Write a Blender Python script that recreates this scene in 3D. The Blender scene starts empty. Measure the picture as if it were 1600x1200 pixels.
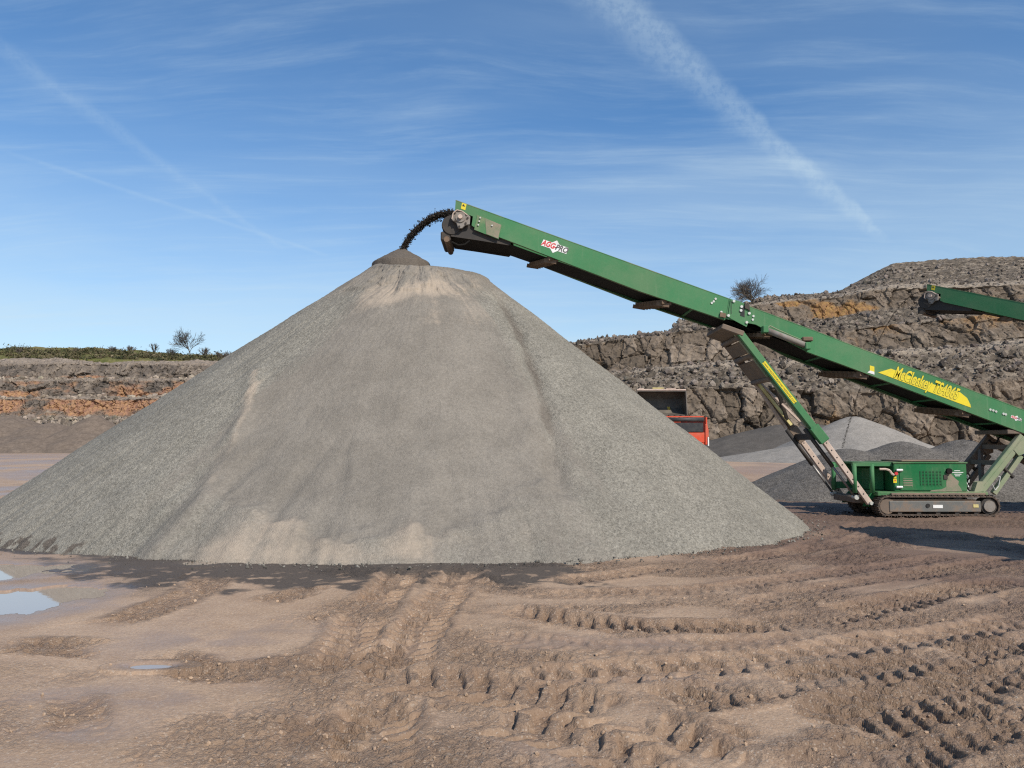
import bpy, bmesh, math, random
import numpy as np
from mathutils import Vector, Matrix

random.seed(7)
rng = np.random.default_rng(7)
R = math.radians
SC = bpy.context.scene
COL = SC.collection

# ------------------------------------------------------------------ camera
PITCH = math.atan(92 / 1200)
CAMZ = 1.8
cam_d = bpy.data.cameras.new('camera')
cam_d.sensor_width = 36
cam_d.lens = 27.0
cam_d.clip_end = 20000
cam = bpy.data.objects.new('camera', cam_d)
cam.location = (0, 0, CAMZ)
cam.rotation_euler = (math.pi / 2 + PITCH, 0, 0)
COL.objects.link(cam)
SC.camera = cam


def ray(px, py):
    """direction of a point of the 1600x1200 photograph"""
    u, v, f = px - 800, 600 - py, 1200
    return Vector((u, f * math.cos(PITCH) - v * math.sin(PITCH), f * math.sin(PITCH) + v * math.cos(PITCH))).normalized()


def P(px, py, Y):
    """world point seen at a pixel, standing Y metres away"""
    d = ray(px, py)
    t = Y / d.y
    return Vector((d.x * t, Y, CAMZ + d.z * t))


def G(px, py, z=0.0):
    """world point on the ground seen at a pixel"""
    d = ray(px, py)
    t = (z - CAMZ) / d.z
    return Vector((d.x * t, d.y * t, z))


# ------------------------------------------------------------------ light
SUN_EL, SUN_AZ = R(41), R(145)          # azimuth clockwise from +Y (view direction)
sun_dir = Vector((math.sin(SUN_AZ) * math.cos(SUN_EL), math.cos(SUN_AZ) * math.cos(SUN_EL), math.sin(SUN_EL)))
sl = bpy.data.lights.new('sun', 'SUN')
sl.energy = 5.0
sl.angle = R(0.53)
sl.color = (1.0, 0.93, 0.82)
so = bpy.data.objects.new('sun', sl)
so.rotation_euler = sun_dir.to_track_quat('Z', 'Y').to_euler()
so.location = (30, -40, 60)
COL.objects.link(so)


class NT:
    """little helper to write node trees"""
    def __init__(s, tree):
        s.t = tree
        tree.nodes.clear()

    def n(s, typ, **kw):
        nd = s.t.nodes.new(typ)
        for k, v in kw.items():
            if k.startswith('_'):
                setattr(nd, k[1:], v)
            else:
                key = int(k[1:]) if k[0] == 'i' and k[1:].isdigit() else k.replace('__', ' ')
                if isinstance(v, bpy.types.NodeSocket):
                    s.t.links.new(v, nd.inputs[key])
                else:
                    nd.inputs[key].default_value = v
        return nd

    def math(s, op, a, b=None, c=None, clamp=False):
        nd = s.t.nodes.new('ShaderNodeMath')
        nd.operation = op
        nd.use_clamp = clamp
        for i, v in enumerate((a, b, c)):
            if v is None:
                continue
            if isinstance(v, bpy.types.NodeSocket):
                s.t.links.new(v, nd.inputs[i])
            else:
                nd.inputs[i].default_value = v
        return nd.outputs[0]

    def vmath(s, op, a, b=None, out=0):
        nd = s.t.nodes.new('ShaderNodeVectorMath')
        nd.operation = op
        for i, v in enumerate((a, b)):
            if v is None:
                continue
            if isinstance(v, bpy.types.NodeSocket):
                s.t.links.new(v, nd.inputs[i])
            else:
                nd.inputs[i].default_value = v
        return nd.outputs[out]

    def smooth(s, x, a, b, lo=0.0, hi=1.0):
        nd = s.t.nodes.new('ShaderNodeMapRange')
        nd.interpolation_type = 'SMOOTHSTEP'
        for i, v in enumerate((x, a, b, lo, hi)):
            if isinstance(v, bpy.types.NodeSocket):
                s.t.links.new(v, nd.inputs[i])
            else:
                nd.inputs[i].default_value = v
        return nd.outputs[0]

    def mix(s, f, a, b, mode='MIX'):
        nd = s.t.nodes.new('ShaderNodeMix')
        nd.data_type = 'RGBA'
        nd.blend_type = mode
        nd.clamp_factor = True
        for i, v in ((0, f), (6, a), (7, b)):
            if isinstance(v, bpy.types.NodeSocket):
                s.t.links.new(v, nd.inputs[i])
            else:
                if i and len(v) == 3:
                    v = (*v, 1)
                nd.inputs[i].default_value = v
        return nd.outputs[2]

    def noise(s, vec, scale, detail=4, rough=.55, out=0, **kw):
        nd = s.n('ShaderNodeTexNoise', Scale=scale, Detail=detail, Roughness=rough, **kw)
        if vec is not None:
            s.t.links.new(vec, nd.inputs['Vector'])
        return nd.outputs[out]

    def voro(s, vec, scale, out='Distance', feature='F1', rnd=1.0):
        nd = s.n('ShaderNodeTexVoronoi', Scale=scale, Randomness=rnd)
        nd.feature = feature
        s.t.links.new(vec, nd.inputs['Vector'])
        return nd.outputs[out]

    def map(s, vec, scale=(1, 1, 1), rot=(0, 0, 0), loc=(0, 0, 0)):
        return s.n('ShaderNodeMapping', Vector=vec, Scale=scale, Rotation=rot, Location=loc).outputs[0]

    def ramp(s, fac, stops, interp='LINEAR'):
        nd = s.n('ShaderNodeValToRGB', Fac=fac)
        cr = nd.color_ramp
        cr.interpolation = interp
        while len(cr.elements) < len(stops):
            cr.elements.new(.5)
        for e, (p, c) in zip(cr.elements, stops):
            e.position = p
            e.color = (*c, 1) if len(c) == 3 else c
        return nd.outputs[0]


# ------------------------------------------------------------------ sky
W = bpy.data.worlds.new('World')
SC.world = W
W.use_nodes = True
k = NT(W.node_tree)
sky = k.n('ShaderNodeTexSky')
sky.sky_type = 'NISHITA'
sky.sun_disc = False
sky.sun_elevation = SUN_EL
sky.sun_rotation = SUN_AZ
sky.altitude = 100
sky.air_density = 1.0
sky.dust_density = 0.25
sky.ozone_density = 4.0
tc = k.n('ShaderNodeTexCoord')
dvec = k.vmath('NORMALIZE', tc.outputs['Generated'])
sep = k.n('ShaderNodeSeparateXYZ', Vector=dvec)
dz = k.math('MAXIMUM', sep.outputs[2], 0.0)
den = k.math('ADD', dz, 0.09)
plane = k.n('ShaderNodeCombineXYZ', X=k.math('DIVIDE', sep.outputs[0], den), Y=k.math('DIVIDE', sep.outputs[1], den), Z=0.0).outputs[0]
# thin cirrus on a high flat sheet: stretched, warped streaks
warp = k.noise(plane, .55, 3, .5, out=1)
warped = k.vmath('ADD', plane, k.vmath('MULTIPLY', k.vmath('SUBTRACT', warp, (.5, .5, .5)), (.6, .6, 0)))
st = k.map(warped, (.55, 2.6, 1), (0, 0, R(14)))
c1 = k.noise(st, 1.5, 8, .62)
c2 = k.noise(k.map(warped, (.32, .75, 1), (0, 0, R(-8)), (3.1, 1.7, 0)), 1.0, 3, .5)
cirrus = k.math('MULTIPLY', k.smooth(c1, .40, .88), k.smooth(c2, .42, .70))
c3 = k.noise(k.map(warped, (.9, 5.5, 1), (0, 0, R(5)), (7.3, 4.1, 0)), 1.9, 7, .66)
cirrus2 = k.math('MULTIPLY', k.smooth(c3, .42, .92), .30)
veil = k.smooth(k.noise(k.map(warped, (.22, .5, 1), (0, 0, R(20)), (1.3, 9.2, 0)), 1.0, 4, .5), .40, .70, 0, .28)
cl = k.math('ADD', k.math('ADD', k.math('MULTIPLY', cirrus, .52), cirrus2), veil, clamp=True)


def contrail(a, b, w0, w1, soft, dens, brk, grain):
    """a vapour trail: a band round the great circle through two sky directions"""
    da, db = ray(*a), ray(*b)
    nrm = da.cross(db).normalized()
    tan = (db - da * da.dot(db)).normalized()
    L = math.atan2(db.dot(tan), db.dot(da))
    ang = k.math('ARCTAN2', k.vmath('DOT_PRODUCT', dvec, tuple(tan), out=1), k.vmath('DOT_PRODUCT', dvec, tuple(da), out=1))
    u = k.math('DIVIDE', ang, L)
    wob = k.math('MULTIPLY', k.math('SUBTRACT', k.noise(dvec, 26.0, 3, .5), .5), w0 * .7)
    d = k.math('ADD', k.vmath('DOT_PRODUCT', dvec, tuple(nrm), out=1), wob)
    w = k.n('ShaderNodeMapRange', Value=u, i3=w0, i4=w1).outputs[0]
    q = k.math('DIVIDE', d, w)
    edge1 = k.smooth(q, -1.0, -1.0 + soft)
    edge2 = k.smooth(q, -.2, 1.0, 1.0, 0.0)
    g = k.smooth(k.noise(k.map(dvec, (1, 1, 1)), grain, 5, .65), .30, .62, 1 - brk, 1)
    end = k.smooth(u, 1.0, .93)
    beg = k.smooth(u, -.25, .02)
    f = k.math('MULTIPLY', k.math('MULTIPLY', edge1, edge2), k.math('MULTIPLY', g, k.math('MULTIPLY', end, beg)))
    return k.math('MULTIPLY', f, dens)


t1 = contrail((930, -10), (1392, 386), .038, .0070, .6, .28, .55, 110.0)
t2 = contrail((20, 90), (450, 395), .015, .0050, .9, .13, .7, 90.0)
t3 = contrail((85, 262), (520, 402), .0042, .0038, .9, .15, .5, 70.0)
cl = k.math('ADD', cl, k.math('ADD', t1, k.math('ADD', t2, t3)), clamp=True)
# high cloud thickens towards the horizon, where one looks along the sheet
hz = k.smooth(dz, .44, -.03, .0, .80)
hzv = k.math('MULTIPLY', hz, k.smooth(k.noise(k.map(dvec, (2.2, 2.2, 9)), 1.6, 4, .55), .2, .7, .72, 1.05))
cl = k.math('SUBTRACT', 1.0, k.math('MULTIPLY', k.math('SUBTRACT', 1.0, k.math('MULTIPLY', cl, .80)), k.math('SUBTRACT', 1.0, hzv)), clamp=True)
skyb = k.n('ShaderNodeHueSaturation', Saturation=1.20, Value=1.07, Color=sky.outputs[0]).outputs[0]
skyc = k.mix(cl, skyb, (4.6, 5.7, 6.4, 1))
bg = k.n('ShaderNodeBackground', Color=skyc, Strength=0.135)
k.t.links.new(bg.outputs[0], k.n('ShaderNodeOutputWorld').inputs[0])
W.cycles.sampling_method = 'MANUAL'
W.cycles.sample_map_resolution = 256

vs = SC.view_settings
vs.view_transform = 'Standard'
vs.look = 'None'
vs.exposure = 0.0
vs.gamma = 1.0
vs.use_curve_mapping = False
SC.cycles.max_bounces = 4
SC.cycles.diffuse_bounces = 2
SC.cycles.glossy_bounces = 2
SC.cycles.use_denoising = False
SC.cycles.filter_width = 1.2


# ------------------------------------------------------------------ noise in numpy
def _h(ix, iy, iz, seed):
    h = (ix.astype(np.int64) * 374761393 + iy.astype(np.int64) * 668265263 + iz.astype(np.int64) * 2147483647 + seed * 1274126177) & 0xffffffff
    h = ((h ^ (h >> 13)) * 1274126177) & 0xffffffff
    h = ((h ^ (h >> 16)) * 2246822519) & 0xffffffff
    return (h ^ (h >> 15)) & 0xffffffff


_PRM = np.random.default_rng(99).permutation(1024).astype(np.int32)
_PRM = np.concatenate([_PRM, _PRM])
_GX = np.cos(np.arange(1024) * 2.399963).astype(np.float32)
_GY = np.sin(np.arange(1024) * 2.399963).astype(np.float32)


def pn2(x, y, seed=0):
    """gradient noise about -0.7..0.7"""
    x, y = np.asarray(x, np.float32), np.asarray(y, np.float32)
    flx, fly = np.floor(x), np.floor(y)
    fx, fy = x - flx, y - fly
    ix, iy = flx.astype(np.int32) & 1023, (fly.astype(np.int32) + seed * 37) & 1023
    ux, uy = fx * fx * (3 - 2 * fx), fy * fy * (3 - 2 * fy)
    A, B = _PRM[ix], _PRM[ix + 1]
    h = _PRM[A + iy]
    n00 = _GX[h] * fx + _GY[h] * fy
    h = _PRM[B + iy]
    n10 = _GX[h] * (fx - 1) + _GY[h] * fy
    iy = (iy + 1) & 1023
    h = _PRM[A + iy]
    n01 = _GX[h] * fx + _GY[h] * (fy - 1)
    h = _PRM[B + iy]
    n11 = _GX[h] * (fx - 1) + _GY[h] * (fy - 1)
    n0 = n00 + (n10 - n00) * ux
    return n0 + (n01 + (n11 - n01) * ux - n0) * uy


def fbm2(x, y, oct=4, seed=0, gain=.5):
    s, a = 0, 1.0
    for o in range(oct):
        s = s + a * pn2(x * 2 ** o + 13.7 * o, y * 2 ** o - 7.1 * o, seed + o)
        a *= gain
    return s


def vn3(x, y, z, seed=0):
    ix, iy, iz = np.floor(x), np.floor(y), np.floor(z)
    fx, fy, fz = x - ix, y - iy, z - iz
    ux, uy, uz = fx * fx * (3 - 2 * fx), fy * fy * (3 - 2 * fy), fz * fz * (3 - 2 * fz)

    def g(a, b, c):
        return _h(ix + a, iy + b, iz + c, seed) / 2147483648.0 - 1
    r = 0
    for c, wc in ((0, 1 - uz), (1, uz)):
        r = r + wc * ((g(0, 0, c) * (1 - ux) + g(1, 0, c) * ux) * (1 - uy) + (g(0, 1, c) * (1 - ux) + g(1, 1, c) * ux) * uy)
    return r


def fbm3(x, y, z, oct=4, seed=0, gain=.5):
    s, a = 0, 1.0
    for o in range(oct):
        s = s + a * vn3(x * 2 ** o + 3.1 * o, y * 2 ** o - 5.3 * o, z * 2 ** o + 1.7 * o, seed + o)
        a *= gain
    return s


def worley3(x, y, z, seed=0):
    """nearest, second nearest distance and a random value of the nearest cell"""
    ix, iy, iz = np.floor(x), np.floor(y), np.floor(z)
    f1 = np.full(x.shape, 9.0)
    f2 = np.full(x.shape, 9.0)
    cid = np.zeros(x.shape)
    for a in (-1, 0, 1):
        for b in (-1, 0, 1):
            for c in (-1, 0, 1):
                h = _h(ix + a, iy + b, iz + c, seed)
                px = ix + a + (h & 1023) / 1023.0
                py = iy + b + ((h >> 10) & 1023) / 1023.0
                pz = iz + c + ((h >> 20) & 1023) / 1023.0
                d = (x - px) ** 2 + (y - py) ** 2 + (z - pz) ** 2
                new = d < f1
                f2 = np.where(new, f1, np.minimum(f2, d))
                cid = np.where(new, ((h * 7919) & 65535) / 65535.0, cid)
                f1 = np.where(new, d, f1)
    return np.sqrt(f1), np.sqrt(f2), cid


def worley2(x, y, seed=0):
    """rounded crumbs: height 0..1 of overlapping random domes"""
    x, y = np.asarray(x, np.float32), np.asarray(y, np.float32)
    flx, fly = np.floor(x), np.floor(y)
    ix, iy = flx.astype(np.int32), fly.astype(np.int32)
    fx, fy = x - flx, y - fly
    out = np.zeros_like(x)
    for a in (-1, 0, 1):
        for b in (-1, 0, 1):
            h = _PRM[_PRM[(ix + a) & 1023] + ((iy + b + seed * 37) & 1023)]
            cx, cy = a + ((h * 37) & 255) / np.float32(255), b + ((h * 91) & 255) / np.float32(255)
            r = .35 + .40 * (((h * 57) & 255) / np.float32(255)) ** 2
            d = ((fx - cx) ** 2 + (fy - cy) ** 2) / (r * r)
            out = np.maximum(out, np.sqrt(np.clip(1 - d, 0, 1)) * r * 1.33)
    return out


def sst(x, a, b):
    t = np.clip((x - a) / (b - a), 0, 1)
    return t * t * (3 - 2 * t)


# ------------------------------------------------------------------ mesh helpers
def tag(o, label=None, cat=None, group=None, kind=None):
    if label: o['label'] = label
    if cat: o['category'] = cat
    if group: o['group'] = group
    if kind: o['kind'] = kind
    return o


def grid_mesh(name, X, Y, Z, mat, attrs=None, smooth=True, wrap=False):
    nr, nc = X.shape
    me = bpy.data.meshes.new(name)
    co = np.stack([X, Y, Z], -1).reshape(-1, 3).astype(np.float32)
    idx = np.arange(nr * nc).reshape(nr, nc)
    if wrap:
        idx = np.concatenate([idx, idx[:, :1]], 1)
    q = np.stack([idx[:-1, :-1], idx[:-1, 1:], idx[1:, 1:], idx[1:, :-1]], -1).reshape(-1, 4)
    me.vertices.add(len(co))
    me.vertices.foreach_set('co', co.ravel())
    me.loops.add(q.size)
    me.loops.foreach_set('vertex_index', q.ravel().astype(np.int32))
    me.polygons.add(len(q))
    me.polygons.foreach_set('loop_start', np.arange(0, q.size, 4, dtype=np.int32))
    me.polygons.foreach_set('loop_total', np.full(len(q), 4, dtype=np.int32))
    me.polygons.foreach_set('use_smooth', np.full(len(q), smooth))
    for an, arr in (attrs or {}).items():
        at = me.attributes.new(an, 'FLOAT_COLOR', 'POINT')
        a = np.zeros((len(co), 4), np.float32)
        a[:, 3] = 1
        arr = [np.broadcast_to(v, X.shape).ravel() for v in arr]
        for i, v in enumerate(arr):
            a[:, i] = v
        at.data.foreach_set('color', a.ravel())
    me.update(calc_edges=True)
    me.materials.append(mat)
    o = bpy.data.objects.new(name, me)
    COL.objects.link(o)
    return o


def tri_mesh(name, V, F, mat, attrs=None, smooth=False):
    """V (n,3), F (m,3) arrays"""
    me = bpy.data.meshes.new(name)
    me.vertices.add(len(V))
    me.vertices.foreach_set('co', np.asarray(V, np.float32).ravel())
    me.loops.add(F.size)
    me.loops.foreach_set('vertex_index', F.ravel().astype(np.int32))
    me.polygons.add(len(F))
    me.polygons.foreach_set('loop_start', np.arange(0, F.size, 3, dtype=np.int32))
    me.polygons.foreach_set('loop_total', np.full(len(F), 3, dtype=np.int32))
    me.polygons.foreach_set('use_smooth', np.full(len(F), smooth))
    for an, arr in (attrs or {}).items():
        at = me.attributes.new(an, 'FLOAT_COLOR', 'POINT')
        a = np.ones((len(V), 4), np.float32)
        a[:, :3] = arr
        at.data.foreach_set('color', a.ravel())
    me.update(calc_edges=True)
    me.materials.append(mat)
    o = bpy.data.objects.new(name, me)
    COL.objects.link(o)
    return o


class MB:
    """collects shapes (world coordinates), builds ONE mesh object"""
    def __init__(s):
        s.v, s.f = [], []

    def add(s, vs_, fs):
        b = len(s.v)
        s.v += [tuple(v) for v in vs_]
        s.f += [tuple(i + b for i in f) for f in fs]
        return s

    def frame(s, c, ax, ay, az):
        c, ax, ay, az = Vector(c), Vector(ax), Vector(ay), Vector(az)
        vs_ = [c + ax * i + ay * j + az * l for l in (-.5, .5) for j in (-.5, .5) for i in (-.5, .5)]
        return s.add(vs_, [(0, 2, 3, 1), (4, 5, 7, 6), (0, 1, 5, 4), (2, 6, 7, 3), (0, 4, 6, 2), (1, 3, 7, 5)])

    def box(s, x0, x1, y0, y1, z0, z1):
        return s.frame(((x0 + x1) / 2, (y0 + y1) / 2, (z0 + z1) / 2), (x1 - x0, 0, 0), (0, y1 - y0, 0), (0, 0, z1 - z0))

    def beam(s, a, b, w, h, side=(0, 1, 0)):
        """bar from a to b; w along 'side', h across"""
        a, b = Vector(a), Vector(b)
        d = b - a
        sd = Vector(side)
        sd = (sd - d * (sd.dot(d) / d.length_squared)).normalized()
        up = d.cross(sd).normalized()
        return s.frame((a + b) / 2, d, sd * w, up * h)

    def tube(s, a, b, r0, r1=None, n=10, cap=True):
        a, b = Vector(a), Vector(b)
        r1 = r0 if r1 is None else r1
        d = (b - a).normalized()
        e = d.orthogonal().normalized()
        g = d.cross(e)
        base = len(s.v)
        for p, r in ((a, r0), (b, r1)):
            for i in range(n):
                t = 2 * math.pi * i / n
                s.v.append(tuple(p + (e * math.cos(t) + g * math.sin(t)) * r))
        for i in range(n):
            j = (i + 1) % n
            s.f.append((base + i, base + j, base + n + j, base + n + i))
        if cap:
            s.f.append(tuple(base + i for i in range(n))[::-1])
            s.f.append(tuple(base + n + i for i in range(n)))
        return s

    def path(s, pts, r, n=6):
        for a, b in zip(pts[:-1], pts[1:]):
            s.tube(a, b, r, n=n)
        return s

    def prism(s, xz, y0, y1):
        """outline in the x-z plane extruded from y0 to y1"""
        n = len(xz)
        vs_ = [(x, y0, z) for x, z in xz] + [(x, y1, z) for x, z in xz]
        fs = [tuple(range(n)), tuple(range(2 * n - 1, n - 1, -1))]
        fs += [(i, n + i, n + (i + 1) % n, (i + 1) % n) for i in range(n)]
        return s.add(vs_, fs)

    def build(s, name, mat, parent=None, smooth=False, bevel=0.0):
        me = bpy.data.meshes.new(name)
        off = parent_origin(parent)
        me.from_pydata([(x - off.x, y - off.y, z - off.z) for x, y, z in s.v], [], s.f)
        bm = bmesh.new()
        bm.from_mesh(me)
        bmesh.ops.recalc_face_normals(bm, faces=bm.faces[:])
        if bevel:
            bmesh.ops.bevel(bm, geom=bm.edges[:], offset=bevel, segments=1, affect='EDGES', clamp_overlap=True)
        bm.to_mesh(me)
        bm.free()
        if smooth:
            for p in me.polygons:
                p.use_smooth = len(p.vertices) == 4
        me.materials.append(mat)
        o = bpy.data.objects.new(name, me)
        COL.objects.link(o)
        if parent:
            o.parent = parent
        return o


ORIG = {}


def parent_origin(p):
    """world position of a parent while building (parents are unrotated then)"""
    v = Vector((0, 0, 0))
    while p is not None:
        v += p.location
        p = p.parent
    return v


def empty(name, loc):
    o = bpy.data.objects.new(name, None)
    o.location = loc
    o.empty_display_size = .3
    COL.objects.link(o)
    return o


def copy_tree(o, parent=None, skip=()):
    c = o.copy()
    COL.objects.link(c)
    c.parent = parent
    for ch in list(o.children):
        if ch.name.split('.')[0] not in skip:
            copy_tree(ch, c, skip)
    return c


# ------------------------------------------------------------------ materials
def material(name):
    m = bpy.data.materials.new(name)
    m.use_nodes = True
    return m, NT(m.node_tree)


def finish(k, col, rough=.9, bump=None, dist=.01, strength=1.0, metal=0.0, spec=.3, normal_in=None, **kw):
    p = k.n('ShaderNodeBsdfPrincipled', Base__Color=col if isinstance(col, bpy.types.NodeSocket) else (*col[:3], 1), Metallic=metal)
    if isinstance(rough, bpy.types.NodeSocket):
        k.t.links.new(rough, p.inputs['Roughness'])
    else:
        p.inputs['Roughness'].default_value = rough
    if isinstance(spec, bpy.types.NodeSocket):
        k.t.links.new(spec, p.inputs['Specular IOR Level'])
    else:
        p.inputs['Specular IOR Level'].default_value = spec
    if bump is not None:
        b = k.n('ShaderNodeBump', Height=bump, Distance=dist, Strength=strength)
        k.t.links.new(b.outputs[0], p.inputs['Normal'])
    o = k.n('ShaderNodeOutputMaterial')
    k.t.links.new(p.outputs[0], o.inputs[0])
    return p


def attr(k, name):
    a = k.n('ShaderNodeAttribute')
    a.attribute_name = name
    s = k.n('ShaderNodeSeparateColor', Color=a.outputs['Color'])
    return s.outputs[0], s.outputs[1], s.outputs[2]


def objco(k):
    return k.n('ShaderNodeTexCoord').outputs['Object']


def simple(name, col, rough=.6, metal=0.0, dirt=.35, dirtcol=(.20, .15, .11), scale=3.0, spec=.4, bumpd=0.0):
    """a plain coat with patchy dirt"""
    m, k = material(name)
    c = objco(k)
    n = k.noise(c, scale, 6, .62)
    n2 = k.noise(c, scale * 9, 3, .6)
    f = k.math('MULTIPLY', k.smooth(k.math('ADD', n, k.math('MULTIPLY', n2, .25)), .52, .82), dirt)
    base = k.mix(k.math('MULTIPLY', n2, .35), col, tuple(v * .72 for v in col))
    cc = k.mix(f, base, dirtcol)
    rr = k.math('ADD', k.math('MULTIPLY', f, .35), rough, clamp=True)
    finish(k, cc, rr, n2 if bumpd else None, bumpd or .01, metal=metal, spec=spec)
    return m


def paint_mat(name, col, dusty, dust=(.33, .27, .19)):
    """machine paint: dust settling in patches, pale runs down the panel, fading"""
    m, k = material(name)
    c = objco(k)
    big = k.noise(c, .9, 5, .6)
    fine = k.noise(c, 14, 4, .6)
    runs = k.noise(k.map(c, (7, 7, .55)), 1.0, 4, .62)
    fade = k.noise(c, .35, 2, .5)
    base = k.mix(k.smooth(fade, .35, .65), col, tuple(min(1, v * 1.14 + .006) for v in col))
    base = k.mix(k.math('MULTIPLY', k.smooth(runs, .56, .76), .26), base, (.20, .27, .17))
    d = k.math('MULTIPLY', k.smooth(k.math('ADD', big, k.math('MULTIPLY', fine, .22)), .46, .84), dusty)
    cc = k.mix(d, base, dust)
    chips = k.smooth(k.noise(c, 46, 2, .5), .70, .76)
    cc = k.mix(k.math('MULTIPLY', chips, .45), cc, (.10, .09, .07))
    rr = k.math('ADD', k.math('MULTIPLY', d, .3), .55, clamp=True)
    finish(k, cc, rr, k.math('ADD', k.math('MULTIPLY', fine, .3), k.math('MULTIPLY', fade, 3.0)), .004, spec=.18)
    return m


M = {}
M['green'] = paint_mat('green_paint', (.042, .165, .066), .16)
M['green_dusty'] = paint_mat('dusty_green_paint', (.045, .155, .060), .80, (.25, .24, .15))
M['green_dark'] = paint_mat('clean_green_paint', (.008, .125, .040), .22)
M['green_pale'] = paint_mat('pale_green_paint', (.16, .22, .12), .75, (.34, .30, .22))
M['dust_plate'] = simple('dust_caked_steel', (.27, .225, .165), .9, dirt=.5, dirtcol=(.10, .19, .10), scale=5)
M['rubber'] = simple('black_rubber', (.013, .012, .011), .85, dirt=.12, dirtcol=(.05, .04, .03), spec=.15)
M['rust'] = simple('rusty_steel', (.15, .098, .065), .85, dirt=.6, dirtcol=(.22, .155, .105), scale=6)
M['mudsteel'] = simple('muddy_steel', (.16, .12, .092), .85, dirt=.7, dirtcol=(.24, .17, .12), scale=4)
M['tansteel'] = simple('bare_tan_steel', (.54, .42, .345), .75, dirt=.35, dirtcol=(.22, .15, .11), scale=5)
M['chrome'] = simple('hydraulic_steel', (.30, .29, .28), .38, metal=.7, dirt=.5, dirtcol=(.18, .15, .12))
M['greysteel'] = simple('grey_steel', (.24, .215, .19), .7, dirt=.6, dirtcol=(.17, .125, .09), scale=7)
M['darksteel'] = simple('dark_steel', (.035, .03, .027), .7, dirt=.4, dirtcol=(.12, .09, .065))
M['trackframe'] = simple('worn_track_frame', (.16, .16, .15), .5, metal=.3, dirt=1.0, dirtcol=(.23, .165, .12), scale=4)
M['shoe'] = simple('muddy_track_shoe', (.06, .045, .035), .75, dirt=.8, dirtcol=(.19, .13, .095), scale=5)
M['yellow'] = simple('yellow_print', (.75, .60, .02), .5, dirt=.18, scale=4)
M['yellow_pale'] = simple('yellow_steel', (.62, .52, .22), .6, dirt=.4)
M['white'] = simple('white_print', (.78, .77, .74), .5, dirt=.2)
M['red'] = simple('red_print', (.60, .035, .04), .5, dirt=.15)
M['greyprint'] = simple('grey_print', (.11, .10, .10), .5, dirt=.15)
M['blackprint'] = simple('black_print', (.012, .012, .012), .5, dirt=.1)
M['greenprint'] = simple('green_print', (.012, .09, .03), .5, dirt=.1)
M['bolt'] = simple('bright_bolt', (.60, .60, .55), .4, metal=.3, dirt=.3)
M['truckred'] = simple('red_truck_paint', (.62, .075, .03), .4, dirt=.35, dirtcol=(.34, .20, .14), scale=1.5)
M['blacktarp'] = simple('black_tarpaulin', (.022, .023, .026), .5, dirt=.3, dirtcol=(.10, .09, .08), scale=2)
M['bucket'] = simple('worn_bucket_steel', (.085, .074, .062), .6, dirt=.8, dirtcol=(.17, .145, .115), scale=1.2)
M['loader'] = simple('loader_yellow', (.58, .40, .06), .5, dirt=.6, dirtcol=(.27, .2, .14), scale=1.0)
M['glass'] = simple('dark_cab_glass', (.02, .025, .03), .1, dirt=.1, spec=.6)
M['bark'] = simple('bark', (.085, .070, .055), .9, dirt=.3, dirtcol=(.14, .13, .10), spec=.1)
M['twig'] = simple('twig_bark', (.13, .105, .085), .9, dirt=.3, dirtcol=(.16, .15, .11), spec=.1)


# mud -----------------------------------------------------------------
def mud_material():
    m, k = material('churned_mud')
    c = objco(k)
    damp, wet, rgh = attr(k, 'surf')
    far, blk, rut = attr(k, 'surf2')
    big = k.noise(c, .35, 5, .6)
    mid = k.noise(c, 2.6, 6, .62)
    fine = k.noise(c, 34, 6, .68)
    grit = k.voro(c, 95, 'Color')
    gs = k.n('ShaderNodeSeparateColor', Color=grit)
    col = k.mix(k.smooth(big, .33, .68), (.395, .272, .178), (.485, .344, .235))
    col = k.mix(k.math('MULTIPLY', k.smooth(mid, .40, .68), .45), col, (.31, .205, .138))
    col = k.mix(k.math('MULTIPLY', rgh, .70), col, (.225, .150, .102))
    col = k.mix(k.math('MULTIPLY', rut, k.smooth(mid, .3, .62, .25, .75)), col, (.245, .160, .105))
    col = k.mix(k.smooth(fine, .34, .70, 0, .50), col, (.20, .130, .085))
    col = k.mix(k.math('MULTIPLY', k.smooth(gs.outputs[0], .90, .98), .5), col, (.50, .42, .34))
    # wetter slurry: greyer and darker
    col = k.mix(k.math('MULTIPLY', wet, .6), col, (.235, .165, .125))
    col = k.mix(far, col, (.165, .105, .075))
    dcol = k.mix(k.smooth(fine, .3, .7), (.070, .055, .044), (.105, .082, .065))
    col = k.mix(k.smooth(k.math('ADD', damp, k.math('MULTIPLY', k.math('SUBTRACT', mid, .5), .9)), .18, .85), col, dcol)
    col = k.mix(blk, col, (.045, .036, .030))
    rough = k.math('SUBTRACT', .74, k.math('MULTIPLY', wet, k.smooth(mid, .35, .62, .36, .56)))
    h = k.math('ADD', k.math('MULTIPLY', fine, k.math('ADD', .30, k.math('MULTIPLY', rgh, 1.1))), k.math('MULTIPLY', k.voro(c, 60), k.math('MULTIPLY', rgh, .35)))
    h = k.math('MULTIPLY', h, k.math('SUBTRACT', 1.0, k.math('MULTIPLY', wet, .85)))
    finish(k, col, rough, h, .036, 1.0, spec=k.math('ADD', .34, k.math('MULTIPLY', wet, .36)))
    return m


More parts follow.
